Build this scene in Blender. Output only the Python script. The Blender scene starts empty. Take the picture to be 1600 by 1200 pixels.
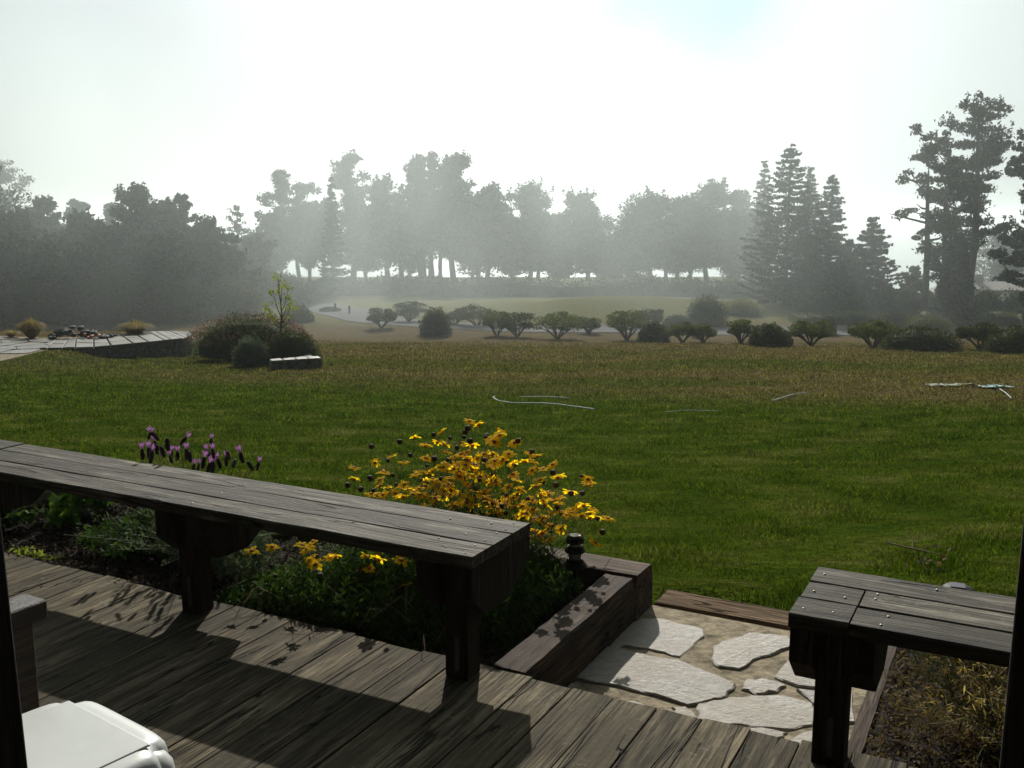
import bpy, bmesh, math, random
import numpy as np
from mathutils import Vector, Matrix, noise as mnoise

# ------------------------------------------------------------------ camera, world, sun, exposure
sc = bpy.context.scene
COL = sc.collection
R = math.radians
FPX, PITCH, CAMH = 1560.0, 0.1655, 1.55
cd = bpy.data.cameras.new('camera'); cam = bpy.data.objects.new('camera', cd); COL.objects.link(cam)
cd.sensor_fit = 'HORIZONTAL'; cd.sensor_width = 36.0; cd.lens = 36.0 * FPX / 1600.0
cd.clip_start = 0.05; cd.clip_end = 6000
cam.location = (0, 0, CAMH); cam.rotation_euler = (math.pi / 2 - PITCH, 0, 0)
sc.camera = cam

SUN_EL, SUN_AZ = R(31.0), R(0.6)          # azimuth clockwise from +Y
sdir = Vector((math.sin(SUN_AZ) * math.cos(SUN_EL), math.cos(SUN_AZ) * math.cos(SUN_EL), math.sin(SUN_EL)))
sl = bpy.data.lights.new('sun', 'SUN'); sun = bpy.data.objects.new('sun', sl); COL.objects.link(sun)
sl.energy = 5.0; sl.angle = R(0.5); sl.color = (1.0, 0.945, 0.86)
sun.rotation_euler = sdir.to_track_quat('Z', 'Y').to_euler()

w = bpy.data.worlds.new('World'); sc.world = w; w.use_nodes = True
nt = w.node_tree; nt.nodes.clear(); N = nt.nodes.new; L = nt.links.new
out = N('ShaderNodeOutputWorld'); bg1 = N('ShaderNodeBackground'); bg2 = N('ShaderNodeBackground'); add = N('ShaderNodeMixShader')
sky = N('ShaderNodeTexSky'); sky.sky_type = 'NISHITA'; sky.sun_disc = False
sky.sun_elevation = SUN_EL; sky.sun_rotation = SUN_AZ; sky.dust_density = 1.5
bg1.inputs['Strength'].default_value = 0.05
L(sky.outputs[0], bg1.inputs['Color'])
# sea fog in the sky: white glow round the sun that fades with the angle from it
tc = N('ShaderNodeTexCoord'); nrm = N('ShaderNodeVectorMath'); nrm.operation = 'NORMALIZE'; L(tc.outputs['Generated'], nrm.inputs[0])
dot = N('ShaderNodeVectorMath'); dot.operation = 'DOT_PRODUCT'; L(nrm.outputs[0], dot.inputs[0]); dot.inputs[1].default_value = sdir
mr = N('ShaderNodeMapRange'); mr.inputs['From Min'].default_value = 0.0; mr.inputs['From Max'].default_value = 1.0
L(dot.outputs['Value'], mr.inputs['Value'])
pw = N('ShaderNodeMath'); pw.operation = 'POWER'; L(mr.outputs[0], pw.inputs[0]); pw.inputs[1].default_value = 4.0
ml = N('ShaderNodeMath'); ml.operation = 'MULTIPLY_ADD'; L(pw.outputs[0], ml.inputs[0]); ml.inputs[1].default_value = 1.40; ml.inputs[2].default_value = 0.035
brk = N('ShaderNodeVectorMath'); brk.operation = 'DOT_PRODUCT'; L(nrm.outputs[0], brk.inputs[0]); brk.inputs[1].default_value = Vector((0.165, 0.96, 0.228)).normalized()
bm_ = N('ShaderNodeMapRange'); bm_.interpolation_type = 'SMOOTHSTEP'; bm_.inputs['From Min'].default_value = math.cos(R(7.5)); bm_.inputs['From Max'].default_value = math.cos(R(1.0)); bm_.inputs['To Max'].default_value = 0.85
nz2 = N('ShaderNodeTexNoise'); nz2.inputs['Scale'].default_value = 7.0; L(nrm.outputs[0], nz2.inputs['Vector'])
ofs = N('ShaderNodeMath'); ofs.operation = 'MULTIPLY_ADD'; L(nz2.outputs['Fac'], ofs.inputs[0]); ofs.inputs[1].default_value = 0.012; L(brk.outputs['Value'], ofs.inputs[2]); sub_ = N('ShaderNodeMath'); sub_.operation = 'SUBTRACT'; L(ofs.outputs[0], sub_.inputs[0]); sub_.inputs[1].default_value = 0.006
L(sub_.outputs[0], bm_.inputs['Value'])
cmx = N('ShaderNodeMix'); cmx.data_type = 'RGBA'; L(bm_.outputs[0], cmx.inputs[0]); cmx.inputs[6].default_value = (0.90, 1.0, 1.0, 1); cmx.inputs[7].default_value = (0.50, 0.74, 0.86, 1)
L(cmx.outputs[2], bg2.inputs['Color']); L(ml.outputs[0], bg2.inputs['Strength'])
nz = N('ShaderNodeTexNoise'); nz.inputs['Scale'].default_value = 1.6; nz.inputs['Detail'].default_value = 3.0
mpw = N('ShaderNodeMapping'); mpw.inputs['Scale'].default_value = (1, 1, 2.2); mpw.inputs['Location'].default_value = (3.1, 0.4, 1.9)
L(nrm.outputs[0], mpw.inputs[0]); L(mpw.outputs[0], nz.inputs['Vector'])
fm = N('ShaderNodeMapRange'); fm.inputs['From Min'].default_value = 0.30; fm.inputs['From Max'].default_value = 0.52
fm.inputs['To Min'].default_value = 0.70; fm.inputs['To Max'].default_value = 0.97
L(nz.outputs['Fac'], fm.inputs['Value'])
L(fm.outputs[0], add.inputs[0]); L(bg1.outputs[0], add.inputs[1]); L(bg2.outputs[0], add.inputs[2]); L(add.outputs[0], out.inputs['Surface'])

sc.view_settings.view_transform = 'Standard'; sc.view_settings.look = 'None'
sc.view_settings.exposure = 0.0; sc.view_settings.gamma = 1.0; sc.view_settings.use_curve_mapping = False
sc.cycles.use_denoising = True
sc.cycles.max_bounces = 6; sc.cycles.diffuse_bounces = 3; sc.cycles.glossy_bounces = 2
sc.cycles.transmission_bounces = 3; sc.cycles.volume_bounces = 1; sc.cycles.transparent_max_bounces = 8
sc.cycles.sample_clamp_indirect = 4.0

random.seed(7); rng = np.random.default_rng(7)

# ------------------------------------------------------------------ photograph geometry helpers
CP, SP = math.cos(PITCH), math.sin(PITCH)
def ray(px, py):
    x = (px - 800) / FPX; y = -(py - 600) / FPX
    return Vector((x, CP + y * SP, -SP + y * CP))
def P(px, py, z):                    # point of the plane at height z
    r = ray(px, py); k = (z - CAMH) / r.z
    return Vector((r.x * k, r.y * k, z))
def PY(px, py, Y):                   # point at distance Y
    r = ray(px, py); k = Y / r.y
    return Vector((r.x * k, Y, CAMH + r.z * k))
YAW = R(-27.7); UX, UY = math.cos(YAW), math.sin(YAW)
def W(u, v, z=0): return Vector((u * UX - v * UY, u * UY + v * UX, z))
def toUV(p): return (p.x * UX + p.y * UY, -p.x * UY + p.y * UX)

def sst(a, b, x):
    t = np.clip((x - a) / (b - a), 0, 1); return t * t * (3 - 2 * t)
def T(x, y):                         # the lie of the land
    x = np.asarray(x, float); y = np.asarray(y, float)
    z = -0.2 - 0.097 * np.clip(y - 4.5, 0, 43.5)
    k = np.clip(y - 48, 0, 8); z = z - 0.097 * (k - k * k / 16)
    z = z - 0.004 * np.clip(y - 56, 0, 60)
    wv = 0.05 * np.sin(x * 0.55 + 1.3) * np.sin(y * 0.41) + 0.035 * np.sin(x * 0.23 + y * 0.6) + 0.012 * np.sin(x * 1.7 + 2) * np.sin(y * 1.9)
    z = z + wv * sst(5, 14, y)
    pw_ = sst(-11.5, -13.2, x) * sst(25.2, 27.2, y) * (1 - sst(33.5, 38, y))     # terrace plateau on the left
    z = z * (1 - pw_) + (-2.27) * pw_
    z = z - 2.7 * sst(25, 33, x) * sst(64, 72, y)                                # lower ground where the houses stand
    z = z + 0.9 * np.exp(-((x - 8) / 9) ** 2 - ((y - 70) / 5) ** 2)              # field rise beyond the drive
    bl = sst(112, 134, y); z = z * (1 - bl) - 27.5 * bl                           # the bluff
    return z
def Tz(x, y): return float(T(x, y))
def GH(px, py):                      # where a pixel's ray meets the land
    r = ray(px, py); k = 3.0
    while k < 150:
        p = Vector((0, 0, CAMH)) + r * k
        if p.z <= Tz(p.x, p.y): break
        k += 0.03
    return Vector((p.x, p.y, Tz(p.x, p.y)))
def GY(px, Y):                       # on the land at distance Y below pixel column px
    x = (px - 800) / FPX * (Y * CP + 0.9); return Vector((x, Y, Tz(x, Y)))

# ------------------------------------------------------------------ object helpers
def tag(o, label=None, cat=None, group=None, kind=None):
    if label: o['label'] = label
    if cat: o['category'] = cat
    if group: o['group'] = group
    if kind: o['kind'] = kind
    return o
def link(name, me, parent=None, loc=(0, 0, 0), rz=0.0, mat=None):
    o = bpy.data.objects.new(name, me); COL.objects.link(o)
    if parent is not None: o.parent = parent
    o.location = loc; o.rotation_euler = (0, 0, rz)
    if mat is not None and me is not None and not me.materials: me.materials.append(mat)
    return o
def thing(name, label, cat, loc=(0, 0, 0), rz=0.0, group=None):
    o = link(name, None, None, loc, rz); o.empty_display_size = 0.2
    return tag(o, label, cat, group)
class MB:
    def __init__(s): s.v = []; s.f = []
    def add(s, vs, fs):
        k = len(s.v); s.v += [tuple(p) for p in vs]; s.f += [tuple(i + k for i in f) for f in fs]
    def tube(s, pts, rad, n=6, cap=True):
        pts = [Vector(p) for p in pts]; vs = []; fs = []
        for i, p in enumerate(pts):
            d = (pts[min(i + 1, len(pts) - 1)] - pts[max(i - 1, 0)])
            if d.length < 1e-9: d = Vector((0, 0, 1))
            q = d.normalized().to_track_quat('Z', 'Y')
            r = rad[i] if hasattr(rad, '__len__') else rad
            for j in range(n):
                a = 2 * math.pi * j / n; vs.append(p + q @ Vector((r * math.cos(a), r * math.sin(a), 0)))
        for i in range(len(pts) - 1):
            for j in range(n):
                a = i * n + j; b = i * n + (j + 1) % n; fs.append((a, b, b + n, a + n))
        if cap: fs.append(tuple(range(n - 1, -1, -1))); fs.append(tuple((len(pts) - 1) * n + j for j in range(n)))
        s.add(vs, fs)
    def box(s, x0, x1, y0, y1, z0, z1):
        s.add([(x0, y0, z0), (x1, y0, z0), (x1, y1, z0), (x0, y1, z0), (x0, y0, z1), (x1, y0, z1), (x1, y1, z1), (x0, y1, z1)],
              [(0, 3, 2, 1), (4, 5, 6, 7), (0, 1, 5, 4), (1, 2, 6, 5), (2, 3, 7, 6), (3, 0, 4, 7)])
    def prism(s, poly, z0, z1):
        n = len(poly)
        s.add([(p[0], p[1], z0) for p in poly] + [(p[0], p[1], z1) for p in poly],
              [tuple(range(n - 1, -1, -1)), tuple(range(n, 2 * n))] + [(i, (i + 1) % n, n + (i + 1) % n, n + i) for i in range(n)])
    def lathe(s, prof, n=16, c=(0, 0)):
        vs = [(c[0] + r * math.cos(2 * math.pi * j / n), c[1] + r * math.sin(2 * math.pi * j / n), z) for r, z in prof for j in range(n)]
        fs = [(i * n + j, i * n + (j + 1) % n, (i + 1) * n + (j + 1) % n, (i + 1) * n + j) for i in range(len(prof) - 1) for j in range(n)]
        s.add(vs, fs)
    def mesh(s, name, mat, bevel=0.0, smooth=False, seg=1):
        me = bpy.data.meshes.new(name); me.from_pydata(s.v, [], s.f)
        bm = bmesh.new(); bm.from_mesh(me); bmesh.ops.recalc_face_normals(bm, faces=bm.faces)
        if bevel > 0: bmesh.ops.bevel(bm, geom=list(bm.edges), offset=bevel, segments=seg, affect='EDGES', profile=0.6, clamp_overlap=True)
        if smooth:
            for f in bm.faces: f.smooth = True
        bm.to_mesh(me); bm.free()
        if mat: me.materials.append(mat)
        return me
    def build(s, name, mat, parent=None, loc=(0, 0, 0), rz=0.0, **k): return link(name, s.mesh(name, mat, **k), parent, loc, rz)
def np_mesh(name, verts, nv, mat=None, smooth=False):     # equal-sized faces from a flat (N*nv,3) array
    verts = np.asarray(verts, np.float32).reshape(-1, 3); n = len(verts)
    me = bpy.data.meshes.new(name); me.vertices.add(n); me.vertices.foreach_set('co', verts.ravel())
    me.loops.add(n); me.loops.foreach_set('vertex_index', np.arange(n, dtype=np.int32))
    me.polygons.add(n // nv); me.polygons.foreach_set('loop_start', np.arange(0, n, nv, dtype=np.int32))
    me.update(calc_edges=True)
    if mat: me.materials.append(mat)
    return me
def unit(n):
    a = rng.normal(size=(n, 3)); return a / np.linalg.norm(a, axis=1)[:, None]
def leaf_tris(c, size, aspect=0.45, up=None, upk=0.0):    # one pointed leaf (two triangles as a quad) per centre
    n = len(c); c = np.asarray(c, float); a = unit(n)
    if up is not None: a = a + np.asarray(up) * upk; a /= np.linalg.norm(a, axis=1)[:, None]
    b = np.cross(a, unit(n)); b /= np.linalg.norm(b, axis=1)[:, None] + 1e-9
    s = (size * rng.uniform(0.6, 1.35, n))[:, None]
    q = np.stack([c - a * s * 0.5, c + b * s * aspect * 0.5, c + a * s * 0.5, c - b * s * aspect * 0.5], 1)
    return q.reshape(-1, 3)
def ell_pts(n, c, r, shell=0.55):
    d = unit(n) * (rng.uniform(shell ** 3, 1, n) ** (1 / 3))[:, None]
    return np.asarray(c) + d * np.asarray(r)

# ------------------------------------------------------------------ materials
def mat_new(name):
    m = bpy.data.materials.new(name); m.use_nodes = True; t = m.node_tree
    return m, t, t.nodes['Principled BSDF'], t.nodes['Material Output']
def noise(t, vec, scale, detail=4, rough=0.55, dist=0.0):
    n = t.nodes.new('ShaderNodeTexNoise'); n.inputs['Scale'].default_value = scale; n.inputs['Detail'].default_value = detail
    n.inputs['Roughness'].default_value = rough; n.inputs['Distortion'].default_value = dist
    if vec is not None: t.links.new(vec, n.inputs['Vector'])
    return n.outputs['Fac']
def ramp(t, fac, stops):
    n = t.nodes.new('ShaderNodeValToRGB'); t.links.new(fac, n.inputs[0]); e = n.color_ramp.elements
    while len(e) < len(stops): e.new(0.5)
    for k, (p, c) in enumerate(stops):
        e[k].position = p; e[k].color = (c, c, c, 1) if not hasattr(c, '__len__') else (*c, 1)
    return n.outputs[0]
def mixc(t, fac, a, b, mode='MIX'):
    n = t.nodes.new('ShaderNodeMix'); n.data_type = 'RGBA'; n.blend_type = mode
    for k, x in ((0, fac), (6, a), (7, b)):
        if hasattr(x, 'links') or isinstance(x, bpy.types.NodeSocket): t.links.new(x, n.inputs[k])
        elif k == 0: n.inputs[0].default_value = x
        else: n.inputs[k].default_value = (*x, 1)
    return n.outputs[2]
def mth(t, op, a, b=0.0, c=0.0):
    n = t.nodes.new('ShaderNodeMath'); n.operation = op
    for k, x in enumerate((a, b, c)):
        if isinstance(x, bpy.types.NodeSocket): t.links.new(x, n.inputs[k])
        else: n.inputs[k].default_value = x
    return n.outputs[0]
def bump(t, p, h, strength=0.5, dist=0.01):
    n = t.nodes.new('ShaderNodeBump'); n.inputs['Strength'].default_value = strength; n.inputs['Distance'].default_value = dist
    t.links.new(h, n.inputs['Height']); t.links.new(n.outputs[0], p.inputs['Normal'])
def vecmap(t, src, scale=(1, 1, 1), off=None):
    n = t.nodes.new('ShaderNodeMapping'); n.inputs['Scale'].default_value = scale; t.links.new(src, n.inputs[0])
    if off is not None: t.links.new(off, n.inputs['Location'])
    return n.outputs[0]
def objco(t):
    a = t.nodes.new('ShaderNodeTexCoord'); b = t.nodes.new('ShaderNodeObjectInfo'); c = t.nodes.new('ShaderNodeVectorMath'); c.operation = 'SCALE'
    c.inputs[0].default_value = (37.1, 51.7, 23.3); t.links.new(b.outputs['Random'], c.inputs['Scale'])
    d = t.nodes.new('ShaderNodeVectorMath'); t.links.new(a.outputs['Object'], d.inputs[0]); t.links.new(c.outputs[0], d.inputs[1])
    return d.outputs[0], b.outputs['Random']
def wood(name, axis, light, mid, dark, rough=0.6, spec=0.5, lichen=0.35):
    m, t, p, o = mat_new(name); v, rnd = objco(t)
    s = [26, 26, 26]; s[axis] = 2.4; s2 = [95, 95, 95]; s2[axis] = 4.5; s3 = [4.5, 4.5, 4.5]; s3[axis] = 1.6
    g = noise(t, vecmap(t, v, s), 1, 6, 0.65, 0.6); g2 = noise(t, vecmap(t, v, s2), 1, 4, 0.6); big = noise(t, vecmap(t, v, s3), 1.3, 5, 0.65)
    col = ramp(t, g, [(0.28, dark), (0.48, mid), (0.70, light)])
    col = mixc(t, ramp(t, g2, [(0.40, 0.75), (0.54, 0.0)]), col, tuple(x * 0.35 for x in dark))
    col = mixc(t, ramp(t, big, [(0.36, 0.9), (0.58, 0.0)]), col, tuple(x * 0.55 for x in mid))
    s4 = [11, 11, 11]; s4[axis] = 0.7; ck = noise(t, vecmap(t, v, s4), 1, 3, 0.5, 0.8); ckm = noise(t, vecmap(t, v, s3), 0.9, 2)
    cf = mth(t, 'MULTIPLY', ramp(t, mth(t, 'ABSOLUTE', mth(t, 'SUBTRACT', ck, 0.5)), [(0.004, 1.0), (0.014, 0.0)]), ramp(t, ckm, [(0.46, 0.0), (0.52, 1.0)]))
    col = mixc(t, mth(t, 'MULTIPLY', cf, 0.9), col, tuple(x * 0.15 for x in dark))
    lk = noise(t, v, 42, 5, 0.7)
    big2 = noise(t, v, 5, 2)
    lf = mth(t, 'MULTIPLY', ramp(t, lk, [(0.56, 0.0), (0.66, 1.0)]), ramp(t, big2, [(0.45, 0.0), (0.6, lichen)]))
    col = mixc(t, lf, col, (0.24, 0.24, 0.20))
    hv = mth(t, 'MULTIPLY_ADD', rnd, 0.65, 0.70)
    col = mixc(t, 1.0, col, hv, 'MULTIPLY')
    t.links.new(col, p.inputs['Base Color']); p.inputs['Roughness'].default_value = rough
    p.inputs['Specular IOR Level'].default_value = spec
    h = mth(t, 'ADD', mth(t, 'MULTIPLY', g, 0.6), mth(t, 'MULTIPLY', g2, 0.5))
    h = mth(t, 'ADD', h, mth(t, 'MULTIPLY', lk, 0.25)); h = mth(t, 'SUBTRACT', h, mth(t, 'MULTIPLY', cf, 0.8))
    bump(t, p, h, 1.0, 0.008)
    return m
def leafm(name, c1, c2, trans=0.35, rough=0.7, scale=3.0, spec=0.08):
    m, t, p, o = mat_new(name)
    ge = t.nodes.new('ShaderNodeNewGeometry'); n1 = noise(t, ge.outputs['Position'], scale, 3); rd = ge.outputs['Random Per Island']
    f = mth(t, 'ADD', mth(t, 'MULTIPLY', n1, 0.6), mth(t, 'MULTIPLY', rd, 0.5))
    col = ramp(t, f, [(0.25, c1), (0.8, c2)]); t.links.new(col, p.inputs['Base Color'])
    p.inputs['Roughness'].default_value = rough; p.inputs['Specular IOR Level'].default_value = spec
    tr = t.nodes.new('ShaderNodeBsdfTranslucent'); t.links.new(mixc(t, 1.0, col, (1.3, 1.25, 0.6), 'MULTIPLY'), tr.inputs['Color'])
    mx = t.nodes.new('ShaderNodeMixShader'); mx.inputs[0].default_value = trans
    t.links.new(p.outputs[0], mx.inputs[1]); t.links.new(tr.outputs[0], mx.inputs[2]); t.links.new(mx.outputs[0], o.inputs['Surface'])
    return m
def plain(name, col, rough=0.6, spec=0.5, bscale=None, bstr=0.4, bdist=0.01, var=0.35, metal=0.0):
    m, t, p, o = mat_new(name); v, rnd = objco(t)
    n1 = noise(t, v, bscale or 6, 5, 0.6)
    c = ramp(t, n1, [(0.3, tuple(x * (1 - var) for x in col)), (0.7, tuple(min(1, x * (1 + var)) for x in col))])
    t.links.new(c, p.inputs['Base Color']); p.inputs['Roughness'].default_value = rough; p.inputs['Specular IOR Level'].default_value = spec
    p.inputs['Metallic'].default_value = metal
    if bscale: bump(t, p, n1, bstr, bdist)
    return m

M = {}
M['deck'] = wood('deck_wood', 1, (0.265, 0.225, 0.145), (0.102, 0.084, 0.051), (0.024, 0.019, 0.011), 0.8, 0.10, 0.3)
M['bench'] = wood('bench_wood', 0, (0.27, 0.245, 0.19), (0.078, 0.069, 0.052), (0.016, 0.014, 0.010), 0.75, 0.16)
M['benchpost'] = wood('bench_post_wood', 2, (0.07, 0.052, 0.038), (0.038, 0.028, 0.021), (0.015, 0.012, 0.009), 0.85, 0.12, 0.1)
M['timber'] = wood('shaded_timber_wood', 1, (0.13, 0.092, 0.062), (0.058, 0.040, 0.027), (0.016, 0.011, 0.008), 0.85, 0.2, 0.1)  # darker than the cross timber: shade is put into the wood colour
M['timberx'] = wood('timber_wood_cross', 0, (0.19, 0.135, 0.088), (0.088, 0.06, 0.04), (0.022, 0.016, 0.011), 0.85, 0.2, 0.1)
M['sill'] = wood('sunk_timber_wood', 0, (0.26, 0.185, 0.12), (0.16, 0.11, 0.07), (0.06, 0.04, 0.026), 0.95, 0.05, 0.1)
M['post'] = wood('porch_post_wood', 2, (0.045, 0.04, 0.036), (0.03, 0.026, 0.024), (0.015, 0.013, 0.012), 0.8, 0.2, 0.0)
M['chairwood'] = wood('chair_wood', 1, (0.10, 0.07, 0.054), (0.05, 0.034, 0.027), (0.02, 0.014, 0.011), 0.5, 0.5, 0.0)
M['nail'] = plain('nail_metal', (0.40, 0.40, 0.38), 0.5, 0.5, None, metal=0.3)
M['strap'] = plain('dull_strap', (0.07, 0.065, 0.06), 0.6, 0.3)
M['bark'] = plain('bark', (0.075, 0.06, 0.05), 0.9, 0.2, 9, 0.8, 0.05)
M['stem'] = plain('stem_green', (0.07, 0.10, 0.03), 0.7, 0.3)
M['drystem'] = plain('stem_dry', (0.20, 0.15, 0.08), 0.8, 0.2)
M['pine'] = leafm('pine_needles', (0.018, 0.030, 0.016), (0.05, 0.07, 0.032), 0.15, scale=0.8)
M['spruce'] = leafm('spruce_needles', (0.016, 0.028, 0.020), (0.04, 0.06, 0.036), 0.12, scale=0.8)
M['scrub'] = leafm('scrub_leaves', (0.03, 0.045, 0.02), (0.085, 0.10, 0.045), 0.2, scale=0.9)
M['hedge'] = leafm('hedge_leaves', (0.025, 0.042, 0.018), (0.075, 0.09, 0.03), 0.25, scale=0.9)
M['bush'] = leafm('bush_leaves', (0.035, 0.06, 0.02), (0.11, 0.135, 0.04), 0.35, scale=2)
M['golden'] = leafm('golden_leaves', (0.10, 0.11, 0.03), (0.20, 0.20, 0.06), 0.3, scale=2)
M['green'] = leafm('bright_leaves', (0.035, 0.085, 0.012), (0.10, 0.20, 0.03), 0.5, scale=8)
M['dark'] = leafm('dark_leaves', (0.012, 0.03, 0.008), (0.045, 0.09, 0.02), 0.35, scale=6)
M['grey'] = leafm('lavender_leaves', (0.045, 0.075, 0.055), (0.12, 0.16, 0.12), 0.3, scale=8)
M['mauve'] = leafm('mauve_blossom', (0.10, 0.05, 0.08), (0.24, 0.13, 0.19), 0.3, scale=8)
M['straw'] = leafm('straw_blades', (0.16, 0.12, 0.055), (0.42, 0.35, 0.19), 0.4, scale=4)
M['dry'] = leafm('dry_leaves', (0.016, 0.012, 0.009), (0.17, 0.125, 0.085), 0.3, rough=0.85, spec=0.08, scale=14)
M['mulch'] = leafm('shaded_bark_mulch', (0.008, 0.006, 0.005), (0.06, 0.042, 0.028), 0.1, rough=0.9, spec=0.05, scale=14)  # shade from the plants is put into this darker colour
M['lime'] = leafm('sapling_leaves', (0.12, 0.17, 0.03), (0.25, 0.30, 0.06), 0.55, scale=4)
def petal_mat():
    m, t, p, o = mat_new('yellow_petals'); v, rnd = objco(t)
    col = mixc(t, mth(t, 'MULTIPLY', rnd, 1.0), (0.92, 0.60, 0.004), (0.96, 0.72, 0.01))
    t.links.new(col, p.inputs['Base Color']); p.inputs['Roughness'].default_value = 0.7; p.inputs['Specular IOR Level'].default_value = 0.03
    tr = t.nodes.new('ShaderNodeBsdfTranslucent'); t.links.new(col, tr.inputs['Color'])
    mx = t.nodes.new('ShaderNodeMixShader'); mx.inputs[0].default_value = 0.72
    t.links.new(p.outputs[0], mx.inputs[1]); t.links.new(tr.outputs[0], mx.inputs[2]); t.links.new(mx.outputs[0], o.inputs['Surface'])
    return m
M['petal'] = petal_mat()
M['disc'] = plain('flower_disc', (0.28, 0.11, 0.01), 0.8)
M['seed'] = plain('seed_head', (0.05, 0.028, 0.012), 0.9)
M['spike'] = plain('lavender_spike', (0.035, 0.016, 0.035), 0.8)
def bract_mat():
    m, t, p, o = mat_new('lavender_bract'); p.inputs['Base Color'].default_value = (0.24, 0.11, 0.24, 1); p.inputs['Roughness'].default_value = 0.6
    tr = t.nodes.new('ShaderNodeBsdfTranslucent'); tr.inputs['Color'].default_value = (0.34, 0.15, 0.34, 1)
    mx = t.nodes.new('ShaderNodeMixShader'); mx.inputs[0].default_value = 0.5
    t.links.new(p.outputs[0], mx.inputs[1]); t.links.new(tr.outputs[0], mx.inputs[2]); t.links.new(mx.outputs[0], o.inputs['Surface'])
    return m
M['bract'] = bract_mat()
M['soil'] = plain('mulch_soil', (0.018, 0.013, 0.009), 0.95, 0.1, 30, 1.0, 0.03, 0.7)
M['mortar'] = plain('sandy_mortar', (0.23, 0.195, 0.135), 0.95, 0.1, 16, 1.0, 0.014, 0.6)
def flag_mat(name, c, glint=0.5, sc_=16):
    m, t, p, o = mat_new(name); v, rnd = objco(t)
    vs = vecmap(t, v, (1, 2.0, 1)); n1 = noise(t, vs, sc_ * 2.2, 7, 0.8, 0.8); n2 = noise(t, v, sc_ * 0.2, 4)
    col = ramp(t, n1, [(0.38, tuple(x * 0.15 for x in c)), (0.46, tuple(x * 0.62 for x in c)), (0.60, c)])
    col = mixc(t, ramp(t, n2, [(0.42, 0.75), (0.58, 0.0)]), col, (c[0] * 0.52, c[1] * 0.47, c[2] * 0.38))
    col = mixc(t, 1.0, col, mth(t, 'MULTIPLY_ADD', rnd, 0.35, 0.70), 'MULTIPLY')
    t.links.new(col, p.inputs['Base Color']); p.inputs['Roughness'].default_value = 0.42; p.inputs['Specular IOR Level'].default_value = glint
    bump(t, p, n1, 1.0, 0.010)
    return m
M['flag'] = flag_mat('flagstone', (0.57, 0.52, 0.43), 0.9)
M['flagfar'] = flag_mat('terrace_stone', (0.33, 0.33, 0.31), 0.15, 5)
M['wallstone'] = plain('wall_stone', (0.16, 0.18, 0.17), 0.85, 0.3, 10, 0.8, 0.03, 0.5)
M['darkstone'] = plain('dark_stone', (0.045, 0.045, 0.045), 0.8, 0.4, 10, 0.8, 0.03, 0.5)
M['terracotta'] = plain('terracotta', (0.45, 0.13, 0.06), 0.7)
M['resin'] = plain('white_resin', (0.54, 0.56, 0.54), 0.32, 0.5, 9, 0.03, 0.001, 0.06)
M['black'] = plain('black_plastic', (0.015, 0.015, 0.017), 0.6, 0.15)
M['solar'] = plain('solar_panel', (0.10, 0.10, 0.12), 0.6, 0.1)
M['clear'] = plain('lens_with_highlight', (0.22, 0.24, 0.24), 0.22, 0.6)
M['hose'] = plain('pale_hose', (0.22, 0.28, 0.27), 0.5, 0.3)
M['tarp'] = plain('teal_sheet', (0.06, 0.22, 0.20), 0.6, 0.2)
M['asphalt'] = plain('drive_asphalt', (0.11, 0.11, 0.112), 0.9, 0.05, 2, 0.2, 0.01, 0.15)
M['roof'] = plain('roof_shingle', (0.26, 0.235, 0.215), 0.85, 0.3, 3, 0.4, 0.02, 0.25)
M['housewall'] = plain('house_wall', (0.20, 0.16, 0.13), 0.85, 0.3, 3, 0.2, 0.01, 0.2)
M['fence'] = plain('fence_wood', (0.05, 0.045, 0.042), 0.85, 0.2, 5, 0.3, 0.01, 0.3)
M['glass'] = plain('window_glass', (0.03, 0.035, 0.04), 0.08, 0.8)
M['siding'] = plain('porch_siding', (0.07, 0.055, 0.045), 0.85, 0.2, 6, 0.3, 0.01, 0.2)

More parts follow.
